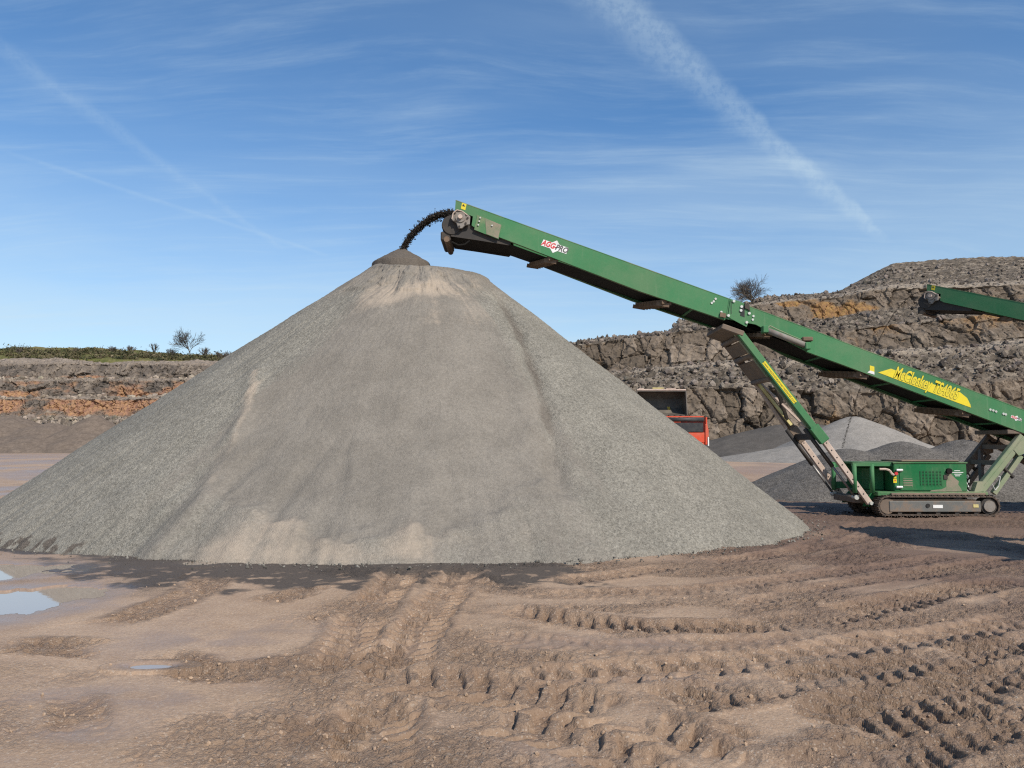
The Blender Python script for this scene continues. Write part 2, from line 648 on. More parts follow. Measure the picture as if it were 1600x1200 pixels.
def gravel_material(name, cols, speck=1.0, cell=36.0, attrs=True):
    """crushed stone: cols = (fines, coarse, dust, fresh)"""
    m, k = material(name)
    c = objco(k)
    fines, coarse, dust, fresh = cols
    v1 = k.n('ShaderNodeSeparateColor', Color=k.voro(c, cell * 1.6, 'Color')).outputs[0]
    v2 = k.n('ShaderNodeSeparateColor', Color=k.voro(c, cell * .75, 'Color')).outputs[1]
    n1 = k.noise(c, 1.1, 6, .6)
    n2 = k.noise(c, 7, 5, .65)
    if attrs:
        tan, crs, frs_shade = attr(k, 'surf')
    col = k.mix(k.smooth(n1, .35, .65), fines, tuple(v * .84 for v in fines))
    if attrs:
        crs = k.smooth(k.math('ADD', crs, k.math('MULTIPLY', k.math('SUBTRACT', n2, .5), .5)), .25, .75)
        cc = k.mix(k.smooth(n1, .35, .65), coarse, tuple(v * .86 for v in coarse))
        col = k.mix(crs, col, cc)
        amp = k.math('MULTIPLY', k.math('ADD', .20, k.math('MULTIPLY', crs, .24)), speck)
    else:
        amp = .6 * speck
    sp = k.math('ADD', k.math('MULTIPLY', k.math('SUBTRACT', v1, .5), 1.1), k.math('MULTIPLY', k.math('SUBTRACT', v2, .5), .9))
    if attrs:
        t2 = k.smooth(k.math('ADD', tan, k.math('MULTIPLY', k.math('SUBTRACT', n2, .5), .55)), .22, .85)
        col = k.mix(t2, col, dust)
        f2 = k.smooth(frs_shade, .3, .7)
        col = k.mix(f2, col, fresh)
        amp = k.math('MULTIPLY', amp, k.math('SUBTRACT', 1.0, k.math('MULTIPLY', t2, .55)))
    mul = k.math('ADD', 1.0, k.math('MULTIPLY', sp, amp))
    col = k.vmath('MULTIPLY', col, k.n('ShaderNodeCombineXYZ', X=mul, Y=mul, Z=mul).outputs[0])
    h = k.math('ADD', k.math('MULTIPLY', k.voro(c, cell * 1.3), -.8), k.math('MULTIPLY', n2, .5))
    finish(k, col, .92, h, .022, k.math('ADD', .32, amp) if attrs else .8, spec=.12)
    return m


M['mud'] = mud_material()
M['gravel'] = gravel_material('crushed_stone', ((.214, .190, .160), (.226, .208, .174), (.325, .268, .210), (.115, .097, .080)))
M['gravel_dark'] = gravel_material('dark_crushed_stone', ((.135, .122, .108),) * 4, .9, 20, False)
M['gravel_fine'] = gravel_material('grey_stone_dust', ((.105, .093, .081),) * 4, .5, 14, False)
M['gravel_light'] = gravel_material('pale_stone_grit', ((.27, .245, .215),) * 4, .5, 14, False)
M['spoil'] = gravel_material('brown_spoil', ((.165, .128, .100),) * 4, .35, 3.0, False)
M['chips'] = simple('wet_stone_chips', (.030, .026, .023), .7, dirt=.2)


def rock_material(name, cols, scale, dust):
    """quarried rock: blocks of differing colour (attribute rock: cell, rubble, stain)"""
    m, k = material(name)
    c = objco(k)
    cell, rub, stain = attr(k, 'rock')
    n1 = k.noise(c, .10 * scale, 5, .6)
    n2 = k.noise(c, .7 * scale, 6, .68)
    n3 = k.noise(k.map(c, (1, 1, .35)), 1.9 * scale, 5, .7)
    f = k.math('ADD', k.math('MULTIPLY', cell, .45), k.math('MULTIPLY', n2, .55))
    col = k.ramp(f, [(.18, cols[0]), (.40, cols[1]), (.55, cols[2]), (.72, cols[3])])
    col = k.mix(k.smooth(k.math('ADD', stain, k.math('MULTIPLY', k.math('SUBTRACT', n2, .5), .9)), .35, .85), col, k.mix(k.smooth(n3, .35, .65), cols[4], cols[5]))
    sp = k.n('ShaderNodeSeparateColor', Color=k.voro(c, 1.35 * scale, 'Color')).outputs[0]
    rc = k.ramp(sp, [(.1, tuple(v * .55 for v in dust)), (.6, dust), (.97, tuple(min(1, v * 1.9) for v in dust))])
    col = k.mix(k.math('MULTIPLY', rub, .8), col, rc)
    led, _a, _b = attr(k, 'ledge')
    col = k.mix(k.math('MULTIPLY', led, k.smooth(n2, .3, .6, .25, .85)), col, tuple(min(1, v * 2.3 * (1 if scale == 1 else .55)) for v in dust))
    col = k.mix(k.smooth(n3, .58, .78, 0, .4), col, tuple(v * .4 for v in cols[0]))
    h = k.math('ADD', n2, k.math('MULTIPLY', k.voro(c, 1.1 * scale), .7))
    finish(k, col, .95, h, .5 / scale, .9, spec=.1)
    return m


M['rock_brown'] = rock_material('brown_quarry_rock', ((.062, .049, .038), (.108, .085, .064), (.162, .127, .096), (.27, .215, .165), (.31, .185, .070), (.21, .115, .06)), 1.0, (.135, .112, .088))
M['rock_left'] = rock_material('rusty_quarry_rock', ((.055, .049, .044), (.105, .088, .074), (.165, .134, .108), (.27, .22, .17), (.36, .21, .11), (.25, .135, .095)), .75, (.21, .17, .135))


def stone_mat():
    m, k = material('broken_rock')
    a = k.n('ShaderNodeAttribute')
    a.attribute_name = 'tint'
    c = objco(k)
    n = k.noise(c, 2.2, 5, .65)
    col = k.mix(k.smooth(n, .3, .7), a.outputs['Color'], k.mix(.45, a.outputs['Color'], (.05, .04, .033)))
    finish(k, col, .95, n, .15, .8, spec=.1)
    return m


M['stone'] = stone_mat()


def scrub_ground():
    m, k = material('rough_grass')
    c = objco(k)
    n = k.noise(c, .06, 5, .6)
    n2 = k.noise(c, .7, 5, .65)
    col = k.ramp(k.math('ADD', k.math('MULTIPLY', n, .6), k.math('MULTIPLY', n2, .4)), [(.3, (.05, .055, .022)), (.45, (.10, .105, .035)), (.56, (.17, .145, .065)), (.7, (.20, .155, .10))])
    finish(k, col, .95, n2, .6, .9, spec=.1)
    return m


M['scrub'] = scrub_ground()


def water_mat():
    m, k = material('puddle_water')
    c = objco(k)
    n = k.noise(c, 5, 3, .5)
    finish(k, (.34, .27, .21), .03, n, .0015, .2, spec=1.0)
    return m


M['water'] = water_mat()


ico = bmesh.new()
bmesh.ops.create_icosphere(ico, subdivisions=1, radius=1)
ICO_V = np.array([v.co[:] for v in ico.verts])
ICO_F = np.array([[v.index for v in f.verts] for f in ico.faces])
ico.free()




# ================================================================== THE SETTING
# main stockpile: a cone of crushed stone whose base was fitted to the view
PX0, PY0, PH = -2.31, 20.2, 7.42
PAZ = np.radians(np.arange(-180, 181, 30))
PR = np.array([10.35, 10.2, 8.78, 8.73, 8.96, 9.61, 8.9, 9.61, 9.83, 9.9, 9.91, 10.0, 10.35])
_tt = np.radians(np.arange(-540, 541, 1.0))
_rr = np.interp((_tt + np.pi) % (2 * np.pi) - np.pi, PAZ, PR)
_rr = np.convolve(_rr, np.ones(25) / 25, 'same')


def pile_R(th):
    return np.interp((th + np.pi) % (2 * np.pi) - np.pi, _tt[180:901], _rr[180:901])


def pile_base(x, y):
    """smooth height of the main stockpile"""
    th = np.arctan2(y - PY0, x - PX0)
    q = np.hypot(x - PX0, y - PY0) / pile_R(th)
    z = PH * (1 - q)
    z = z - .55 * np.exp(-((q - .72) / .22) ** 2) * sst(np.cos(th + np.pi / 2 - .1), .72, .97) * .45
    zp = 6.33 - .10 * (x + 3.3) - .09 * np.maximum(x + 1.6, 0)
    zp = zp + .20 * sst(y, 19.15, 19.8)
    kk = .10
    hh = np.clip(.5 + .5 * (zp - z) / kk, 0, 1)
    return zp * (1 - hh) + z * hh - kk * hh * (1 - hh)


def on_pile(px, py):
    d = ray(px, py)
    t = np.linspace(8, 26, 1500)
    x, y, z = d.x * t, d.y * t, CAMZ + d.z * t
    i = int(np.argmax(z < pile_base(x, y)))
    return np.array([x[i], y[i], z[i]])


def seg_dist(x, y, pts):
    """distance to a polyline, signed side, and length along it"""
    best = np.full(x.shape, 1e9)
    along = np.zeros(x.shape)
    side = np.zeros(x.shape)
    L = 0
    for (ax, ay), (bx, by) in zip(pts[:-1], pts[1:]):
        dx, dy = bx - ax, by - ay
        l = math.hypot(dx, dy)
        t = np.clip(((x - ax) * dx + (y - ay) * dy) / (l * l), 0, 1)
        d = np.hypot(x - ax - t * dx, y - ay - t * dy)
        m = d < best
        best = np.where(m, d, best)
        along = np.where(m, L + t * l, along)
        side = np.where(m, np.sign((x - ax) * dy - (y - ay) * dx), side)
        L += l
    return best, side, along


def build_pile():
    th = np.concatenate([np.linspace(-np.pi - .12, .30, 640, endpoint=False), np.linspace(.30, np.pi - .12, 90, endpoint=False)])
    q = np.concatenate([np.linspace(0, .98, 330), np.linspace(.983, 1.05, 18)])
    T, Q = np.meshgrid(th, q)
    toe = .016 * fbm2(T * 9, Q * 0 + 2.5, 3, 31) + .005 * fbm2(T * 42, Q * 0 + 1.5, 2, 35)
    Rr = pile_R(T) * (1 + toe * sst(Q, .75, 1.0))
    X, Y = PX0 + Q * Rr * np.cos(T), PY0 + Q * Rr * np.sin(T)
    qq = Q * Rr / pile_R(T)
    Z = pile_base(PX0 + Q * pile_R(T) * np.cos(T), PY0 + Q * pile_R(T) * np.sin(T))
    front = sst(np.cos(T + np.pi / 2), -.1, .5)
    flank = 1 - sst(np.cos(T + np.pi / 2 - .03), .70, .94)
    arc = T * 9
    # slides and rills running down the slope
    rill = fbm2(arc * 1.6, Q * 2.2, 4, 3) * .022 + fbm2(arc * 5.5, Q * 3.0, 3, 9) * .016
    Z = Z + rill * sst(Q, .16, .35) * (.45 + .8 * flank)
    Z = Z + fbm2(X * .8, Y * .8, 4, 21) * .07 * sst(Q, .14, .3) * (1 - .5 * flank)
    # slumped lobes low on the worked face
    lob = np.abs(pn2(arc * .55 + 3.3, Q * 3.0, 55)) + .5 * np.abs(pn2(arc * 1.2, Q * 5, 56))
    Z = Z + (1 - flank) * sst(Q, .6, .8) * .05 * (sst(lob, .05, .30) - .5)
    # eroded scarp under the crest: vertical flutes
    scz = sst(Z, 5.0, 5.5) * (1 - sst(Z, 6.20, 6.34)) * sst(np.cos(T + np.pi / 2), .25, .8)
    flute = fbm2(T * 9 + .8 * pn2(T * 5, Q * 14, 76), Q * 7, 4, 77)
    shelf = fbm2(T * 4, Q * 26, 3, 78)
    pull = scz * (.12 + .10 * flute + .14 * shelf)
    X = X - np.cos(T) * pull
    Y = Y - np.sin(T) * pull
    bc = on_pile(610, 660)
    rx, ry = bc[0] - PX0, bc[1] - PY0
    rl = math.hypot(rx, ry)
    ba = ((X - bc[0]) * -ry + (Y - bc[1]) * rx) / rl
    bb_ = ((X - bc[0]) * rx + (Y - bc[1]) * ry) / rl
    be = np.sqrt((ba / 3.05) ** 2 + (bb_ / 2.35) ** 2) + .16 * fbm2(X * .9, Y * .9, 3, 44) + .05 * fbm2(X * 4, Y * 4, 2, 45)
    bowl = 1 - sst(be, .88, 1.02)
    Z = Z - .06 * bowl * sst(bb_, -1.6, -.2) + .03 * np.exp(-((be - 1.03) / .05) ** 2) * sst(bb_, -1.0, .5)
    # gully on the right of the worked face
    gp = [on_pile(*p)[:2] for p in ((772, 448), (805, 505), (830, 560), (846, 612), (866, 690), (878, 765))]
    gd, gs, ga = seg_dist(X, Y, gp)
    wob = .10 * fbm2(X * 2.3, Y * 2.3, 2, 41)
    g = np.exp(-((gd + wob) / .20) ** 2) * sst(ga, 0, .8) * (1 - sst(ga, 5.2, 7.4))
    Z = Z - .16 * g
    Z = Z + .05 * np.exp(-((gd * gs - .42 + wob) / .22) ** 2) * (1 - sst(ga, 4, 7))
    # step left by an old slide on the left
    lp = [on_pile(*p)[:2] for p in ((398, 585), (388, 640), (350, 735), (300, 800), (232, 872))]
    ld, ls, la = seg_dist(X, Y, lp)
    Z = Z + .09 * np.exp(-(ld / .22) ** 2)
    # small stones
    fr = sst(np.cos(T + np.pi / 2), -.3, .2)
    Z = Z + fr * (fbm2(X * 14, Y * 14, 2, 91) * .012 + .5 * flank * pn2(X * 30, Y * 30, 95) * .014)
    Z = np.where(Q > .985, Z - (Q - .985) * 2.0, Z)

    def blob(px, py, ra, rb, s, seed=5):
        """a spill of dry dust: rb metres down the slope, ra across"""
        c = on_pile(px, py)
        rx, ry = c[0] - PX0, c[1] - PY0
        l = math.hypot(rx, ry)
        er, et = (rx / l, ry / l), (-ry / l, rx / l)
        dx, dy = X - c[0], Y - c[1]
        a, b = dx * et[0] + dy * et[1], dx * er[0] + dy * er[1]
        w = BW
        return s * np.exp(-((a / ra) ** 2 + (b / rb) ** 2)) * (1 + 1.6 * w)
    BW = .35 * fbm2(X * 1.9, Y * 1.9, 3, 5)
    tan = np.zeros_like(X)
    for b in ((650, 455, 1.35, .55, .95), (585, 470, .6, .6, .7), (700, 500, .5, .35, .55), (755, 495, .45, .5, .6), (700, 440, .9, .25, .6), (660, 498, .4, .3, .4),
              (548, 565, .30, .22, .75), (510, 572, .35, .12, .5), (715, 598, .16, .12, .35), (368, 715, .13, .65, .9), (355, 745, .10, .3, .6), (392, 615, .07, .45, .7),
              (640, 835, .32, .40, .95), (690, 820, .35, .3, .6), (445, 838, .55, .55, .75), (375, 845, .5, .7, .7), (520, 845, .5, .4, .55), (850, 735, .12, .5, .45),
              (600, 868, .9, .25, .5), (330, 868, .5, .3, .5), (760, 850, .5, .3, .3), (1110, 858, .4, .12, .8), (1010, 866, .3, .1, .5), (470, 868, 1.0, .2, .5), (820, 830, .2, .35, .3)):
        tan = tan + .50 * blob(*b)
    tan = tan + .40 * scz * sst(flute + .4, .1, .6)
    tan = tan + .5 * np.exp(-(ld / .12) ** 2) * (1 - sst(la, 1.5, 3.0))
    strk = sst(fbm2(arc * 4.5, Q * 1.2, 3, 61), .18, .5)
    tan = tan + .30 * strk * sst(Q, .1, .3) * (.4 + flank * .5)
    dark = sst(fbm2(arc * 2.6, Q * 2.0, 3, 67), .15, .5)
    crs = np.clip(flank * 1.15 - .5 * bowl + .22 * (1 - bowl) + .25 * fbm2(arc * 1.5, Q * 2, 3, 71) + .25 * sst(Q, .75, .95) * (1 - tan), 0, 1) * sst(Q, .12, .4)
    tan = tan * (1 - .6 * bowl * sst(Q, .3, .45)) + .14 * (1 - bowl) * (1 - flank) * sst(Q, .45, .65)
    frs_shade = .55 * g * (1 - sst(ga, 4, 6)) + .18 * dark * (.3 + flank)  # gully shade painted in with the dark stone colour, plus random dark streaks
    # wet foot of the left flank
    foot = sst(Q, .955, .99) * sst(-np.cos(T), .35, .6) * front
    frs_shade = np.maximum(frs_shade, foot * sst(fbm2(T * 55, Q * 30, 4, 83) + .15, .0, .35))
    o = grid_mesh('gravel_stockpile', X, Y, Z, M['gravel'], {'surf': (np.clip(tan, 0, 1), crs, np.clip(frs_shade, 0, 1))}, wrap=True)
    tag(o, 'huge grey cone of crushed stone under the discharging green conveyor', 'stockpile')
    # freshly dropped stone on the crest
    a = np.linspace(-np.pi, np.pi, 140, endpoint=False)
    r = np.linspace(0, 1.0, 46)
    A, Rr = np.meshgrid(a, r)
    ap = P(628, 386, 20.0)
    rad = .84 * (1 + .05 * fbm2(A * 3, Rr * 0 + .5, 2, 8))
    x, y = ap.x + Rr * rad * np.cos(A), ap.y + Rr * rad * np.sin(A)
    z = ap.z - np.sqrt((Rr * rad * .60) ** 2 + .0004) - .9 * sst(Rr, .90, 1.0) + .022 * fbm2(x * 9, y * 9, 3, 4) * sst(Rr, 0, .2)
    c = grid_mesh('fresh_stone_cap', x, y, z, M['gravel'], {'surf': (0 * x + .0, .35 + 0 * x, 0 * x + 1.0 - .22 * sst(Rr, .55, .95) + .3 * fbm2(x * 3, y * 3, 2, 6))}, wrap=True)
    c.parent = o
    c['label'] = 'dark damp fresh stone heaped on the crest'
    return o


pile = build_pile()

# ---- ground ---------------------------------------------------------
TRACKS = [  # pixels along the track, width, depth, lug pitch, lug height, roughness
    ([(735, 882), (715, 900), (690, 935), (655, 985), (620, 1040), (590, 1110), (575, 1210)], .58, .06, .23, .085, .35),
    ([(640, 884), (610, 915), (575, 955), (550, 1000), (525, 1050)], .58, .06, .23, .080, .35),
    ([(860, 912), (960, 897), (1080, 880), (1200, 868), (1300, 850), (1420, 830)], .60, .05, .24, .070, .5),
    ([(820, 930), (1000, 925), (1150, 915), (1300, 895), (1500, 868)], .50, .03, .22, .045, .4),
    ([(770, 950), (860, 966), (960, 978), (1100, 982), (1250, 970), (1400, 940), (1600, 905)], .62, .07, .23, .085, .8),
    ([(730, 985), (850, 1005), (1000, 1012), (1150, 1005), (1330, 985)], .45, .02, .2, .02, .25),
    ([(760, 1050), (900, 1052), (1050, 1045), (1200, 1028), (1400, 1000), (1620, 962)], .55, .05, .28, .070, .35),
    ([(1010, 1100), (1200, 1070), (1400, 1040), (1620, 990)], .60, .06, .25, .070, 1.0),
    ([(560, 1050), (700, 1062), (850, 1088), (1000, 1130), (1150, 1215)], .70, .05, .27, .075, .6),
    ([(720, 1110), (850, 1140), (960, 1180), (1050, 1240)], .60, .05, .26, .075, .5),
    ([(1150, 1175), (1300, 1130), (1450, 1085), (1640, 1030)], .80, .06, .27, .070, 1.0),
    ([(1250, 1230), (1420, 1160), (1640, 1090)], .70, .05, .26, .055, 1.0),
    ([(-40, 1012), (120, 1010), (250, 1028), (330, 1048), (430, 1040), (560, 1030), (700, 1010)], .50, .03, .22, .030, .95),
    ([(150, 980), (230, 955), (300, 925), (345, 895)], .55, .02, .2, .030, .8),
    ([(540, 1070), (600, 1108), (560, 1160), (500, 1215)], .35, .03, .2, .020, .9),
    ([(400, 945), (480, 925), (570, 920), (650, 905)], .50, .03, .2, .040, .9),
    ([(1380, 905), (1480, 890), (1640, 870)], .60, .05, .2, .060, .7),
    ([(1130, 945), (1250, 925), (1400, 900)], .40, .03, .2, .045, .5),
    ([(90, 1075), (130, 1110), (120, 1160)], .35, .02, .2, .02, .9),
    ([(360, 1180), (470, 1150), (560, 1090)], .60, .03, .2, .03, .9),
    ([(1400, 930), (1440, 960), (1450, 990)], .40, .03, .16, .05, .5),
    ([(1230, 870), (1300, 835), (1360, 815)], .55, .04, .2, .05, .5),
]


def catmull(pts, n=4):
    pts = [np.array(p, float) for p in pts]
    pts = [2 * pts[0] - pts[1]] + pts + [2 * pts[-1] - pts[-2]]
    out = []
    for i in range(1, len(pts) - 2):
        a, b, c, d = pts[i - 1:i + 3]
        for t in np.linspace(0, 1, n, endpoint=False):
            out.append(.5 * ((2 * b) + (c - a) * t + (2 * a - 5 * b + 4 * c - d) * t * t + (3 * b - a - 3 * c + d) * t ** 3))
    out.append(pts[-2])
    return out


PUDDLES = [  # world centre, half sizes, from the photograph
    ((20, 938), 105, 27, .10), ((0, 893), 105, 13, .07), ((240, 1041), 36, 5, .05), ((315, 879), 30, 4, .05)]


def build_ground():
    ys = [3.0]
    while ys[-1] < 5000:
        y = ys[-1]
        ys.append(y * (1 + (.0030 if y < 14 else .0065 if y < 36 else .05)))
    back = [3.0 - d for d in (0.03, .1, .25, .5, 1, 2, 4, 8, 16, 40, 100, 300)]
    ys = np.array(back[::-1] + ys)
    tin = np.arange(-.76, .80, .0019)
    tout = .02 * 1.35 ** np.arange(0, 22)
    ts = np.concatenate([(-.76 - np.cumsum(tout))[::-1], tin, .80 + np.cumsum(tout)])
    w = np.minimum(np.sqrt(np.maximum(ys, 0) ** 2 + 4), 60)
    T, Wd = np.meshgrid(ts, w)
    X, Y = T * Wd, np.repeat(ys[:, None], len(ts), 1)
    near = 1 - sst(np.hypot(X, Y), 22, 60)
    Z = .045 * fbm2(X / 3.1, Y / 2.3, 3, 5) * near
    # churn mask: broad patches plus tracks
    rough = sst(fbm2(X / 2.2 + 4, Y / 1.5, 4, 12) + .10 * np.clip(X, -4, 5) / 4, -.18, .26) * .85
    trk = np.zeros_like(X)
    for ti, (px, wd, dep, pitch, lug, rg) in enumerate(TRACKS):
        pts = [G(*p) for p in catmull(px)]
        pts = [(p.x, p.y) for p in pts]
        xs, yy = [p[0] for p in pts], [p[1] for p in pts]
        r0, r1 = np.searchsorted(ys, [min(yy) - 1.2, max(yy) + 1.2])
        sl = slice(max(r0, 0), r1)
        x, y = X[sl], Y[sl]
        m = (x > min(xs) - 1.2) & (x < max(xs) + 1.2)
        x, y = x[m], y[m]
        d, s, a = seg_dist(x, y, pts)
        L = sum(math.dist(p, q) for p, q in zip(pts[:-1], pts[1:]))
        wav = .07 * fbm2(x * 1.7, y * 1.7, 3, 100 + ti) + .05 * pn2(x * 7, y * 7, 130 + ti)
        dd = d * s + wav
        ad = np.abs(dd)
        ends = sst(a, .0, .5) * (1 - sst(a, L - .5, L)) * sst(fbm2(x * .8, y * .8, 2, 150 + ti) + .5, .1, .45)
        hw = wd / 2
        inside = 1 - sst(ad, hw * .62, hw * 1.05)
        prof = .8 * -dep * inside + dep * .35 * np.exp(-((ad - hw * 1.12) / (hw * .22)) ** 2)
        # bars of the tread: two staggered rows, slanted outwards
        pitch = pitch * .80
        ph = (a + np.abs(dd) * .55 + (dd > 0) * pitch * .5) / pitch + .12 * fbm2(x * 3, y * 3, 2, 170 + ti)
        fr = ph - np.floor(ph)
        keep = .45 + .55 * ((_h(np.floor(ph), (dd > 0) * 1.0, ph * 0, 40 + ti) & 255) / 255.0)
        bar = (sst(fr, .04, .16) * (1 - sst(fr, .50, .60)) - .45) * keep
        gap = sst(ad, .02, .06)
        lugz = .95 * lug * bar * gap * (1 - sst(ad, hw * .72, hw * 1.0))
        Z[sl][m] += (prof + lugz) * ends
        infl = (1 - sst(ad, hw * .9, hw * 1.5)) * ends
        rr = rough[sl]
        rr[m] = np.maximum(rr[m] * (1 - .75 * infl), rg * .72 * infl)
        tt = trk[sl]
        tt[m] = np.maximum(tt[m], infl)
    rough *= near
    # smoother slurry on the left
    calm = sst(-X / np.maximum(Y, 1), .10, .50) * .50
    rough = np.clip(rough * (1 - calm * (1 - trk)), 0, 1)
    # keep large smooth pans
    for px, py, rx, ry in ((420, 985, .9, .5), (250, 1085, 1.0, .35), (980, 1008, 1.3, .16), (1200, 905, 1.2, .3), (150, 1140, .4, .5), (900, 940, 1.2, .22), (1300, 1010, 1.0, .15), (680, 1120, .3, .25)):
        c = G(px, py)
        e = np.exp(-(((X - c.x) / rx) ** 2 + ((Y - c.y) / ry) ** 2) ** 2)
        rough *= 1 - .85 * e * (1 - .5 * trk)
    wx, wy = X + .12 * fbm2(X * 2, Y * 2, 2, 201), Y + .12 * fbm2(X * 2 + 9, Y * 2, 2, 202)
    # clods, crumbs and pits
    n1, n2, n3, n4 = pn2(wx / .26, wy / .26, 301), pn2(wx / .13, wy / .13, 302), pn2(wx / .065, wy / .065, 303), pn2(X / .034, Y / .034, 304)
    w1, w2, w3 = worley2(wx / .19, wy / .19, 11), worley2(wx / .095, wy / .095, 12), worley2(X / .05, Y / .05, 13)
    bigm = sst(fbm2(X * 1.1, Y * 1.1, 2, 311), -.05, .35)
    clod = bigm * .032 * w1 + .036 * w2 + .026 * w3 + .020 * n3 + .010 * n4 - .035
    pits = -.045 * sst(n1 + .45 * n2, .34, .46) - .035 * sst(n2 + .5 * n3, .36, .46) - .02 * sst(n3 + .5 * n4, .38, .46)
    Z = Z + rough * (clod + pits) * (.5 + .5 * sst(fbm2(X * .7, Y * .7, 2, 310), -.3, .4)) * 1.15
    Z = Z + near * (.0035 * n3 + .002 * n4) * (1 - .5 * rough)
    # drag marks in the smooth slurry
    # a hollow left of the middle distance
    c = G(1240, 921)
    Z = Z - .07 * np.exp(-(((X - c.x) / .22) ** 2 + ((Y - c.y) / .16) ** 2) ** 2) + .05 * np.exp(-(((X - c.x) / .10) ** 2 + ((Y - c.y + .04) / .05) ** 2))
    wet = np.zeros_like(X)
    for (px, py), rx, ry, dep in PUDDLES:
        c = G(px, py)
        rxm = rx * c.y / 1200
        rym = abs(G(px, py - ry).y - G(px, py + ry).y) / 2
        e = np.hypot((X - c.x) / rxm, (Y - c.y) / rym) + .55 * fbm2(X * 1.6, Y * 1.1, 4, 400)
        mk = 1 - sst(e, .75, 1.25)
        Z = Z * (1 - mk * .9) - dep * .6 * mk + .006 * sst(e, .9, 1.3) * (1 - sst(e, 1.3, 1.8))
        Z = np.where((e > .98) & (e < 2.2), np.maximum(Z, -dep * .12 + .006 + .01 * sst(e, 1, 1.4)), Z)
        wet = np.maximum(wet, (1 - sst(e, 1.0, 1.9)) * .9)
        rough *= 1 - (1 - sst(e, 1.0, 1.6))
    # wet slurry
    for px, py, rx, ry in ((250, 1085, 1.2, .30), (330, 1000, 1.1, .5), (900, 1003, 1.4, .22), (1010, 1005, .9, .2), (60, 900, 1.6, .8), (150, 940, 1.0, .4), (100, 1150, .5, .5), (1050, 1060, .6, .15), (420, 980, .9, .35), (1400, 1180, .5, .2), (820, 1180, .4, .25)):
        c = G(px, py)
        e = np.exp(-(((X - c.x) / rx) ** 2 + ((Y - c.y) / ry) ** 2)) * sst(fbm2(X * 1.3, Y * 2.0, 3, 420) + .5, .15, .7)
        wet = np.maximum(wet, e * .8)
    lf = sst(-X / np.maximum(Y, 1), .12, .5) * sst(Y, 9, 16)
    wet = np.maximum(wet, lf * .8 * sst(fbm2(X * .25, Y * .12, 3, 431), -.15, .3))
    farw = sst(Y, 24, 34)
    wet = np.maximum(wet, .6 * farw * sst(fbm2(X * .12, Y * .05, 3, 435), -.05, .35))
    wet = wet * (1 - .8 * rough)
    # damp apron of stone dust round the foot of the pile
    th = np.arctan2(Y - PY0, X - PX0)
    gap_ = np.hypot(X - PX0, Y - PY0) - pile_R(th)
    n = fbm2(X * .9, Y * .9, 4, 500) * .35
    n5 = fbm2(X * 1.6 + 3, Y * 1.6, 4, 505)
    az_ = np.degrees(th)
    apron = sst(1.85 + .5 * np.cos(th + 1.75) - gap_ + 2.4 * n + .9 * n5 - .35, -.25, .75) * sst(az_ + 8 * n5, -126, -112) * (1 - sst(az_ + 6 * n, -72, -66))
    apron = np.maximum(apron, sst(.30 - gap_ + n, 0, .25) * sst(az_, -160, -140) * (1 - sst(az_, -122, -110)))
    apron *= 1 - .60 * trk * sst(gap_, .25, .9)
    apron = apron * (1 - .5 * sst(pn2(X * 5, Y * 5, 507) + .4 * n3, .15, .35) * sst(gap_, .2, .8))
    # darker trodden soil towards the machine
    dm = np.hypot((X - 10.5) / 6.5, (Y - 19.0) / 5.0)
    farc = np.maximum((1 - sst(dm + n, .55, 1.25)), .55 * (1 - sst(np.hypot((X - 9) / 6, (Y - 13) / 4), .6, 1.3)))
    farc = np.clip(farc * 1.0 + .62 * sst(X, .5, 6) * sst(Y, 4.5, 10) * sst(fbm2(X * .8, Y * 1.2, 3, 520), -.4, .25) * near, 0, .95)
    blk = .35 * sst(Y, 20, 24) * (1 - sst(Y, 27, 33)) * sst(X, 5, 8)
    o = grid_mesh('ground', X, Y, Z, M['mud'], {'surf': (apron, np.clip(wet, 0, 1), rough), 'surf2': (farc, blk, trk)})
    tag(o, kind='structure')
    # loose crumbs and small stones lying on the churned parts
    pw = (rough * (Y < 10) * (Y > 3.6) * (np.abs(X) < .72 * Y) * (.25 + sst(fbm2(X * 1.3, Y * 1.3, 2, 600), -.1, .3))).ravel()
    pw *= (Y.ravel() / 6) ** 2 * .0 + 1
    idx = rng.choice(pw.size, 1200, p=pw / pw.sum())
    C = np.stack([X.ravel()[idx], Y.ravel()[idx], Z.ravel()[idx]], -1)
    return o, C


def crumbs(C):
    n = len(C)
    S = .0035 + .013 * rng.random(n) ** 4
    V = np.repeat(ICO_V[None], n, 0) * (1 + .35 * rng.uniform(-1, 1, (n, len(ICO_V), 1)))
    V = V * (S[:, None, None] * rng.uniform(.7, 1.35, (n, 1, 3))) + (C + np.stack([0 * S, 0 * S, S * .45], -1))[:, None, :]
    F = ICO_F[None] + (np.arange(n) * len(ICO_V))[:, None, None]
    o = tri_mesh('mud_crumbs', V.reshape(-1, 3), F.reshape(-1, 3), M['mud'])
    return tag(o, 'loose crumbs of brown mud strewn over the tyre tracks', 'mud', kind='stuff')


ground, crumb_spots = build_ground()

crumbs(crumb_spots)
for (px, py), rx, ry, dep in PUDDLES:
    c = G(px, py)
    rxm, rym = rx * c.y / 1200 * 1.35, abs(G(px, py - ry).y - G(px, py + ry).y) / 2 * 1.35
    mb = MB()
    ring = [(c.x + rxm * math.cos(t) * (1 + .08 * math.sin(5 * t)), c.y + rym * math.sin(t) * (1 + .08 * math.cos(4 * t)), -dep * .12) for t in [i * math.tau / 40 for i in range(40)]]
    mb.add(ring, [tuple(range(40))])
    tag(mb.build('puddle', M['water']), kind='structure')


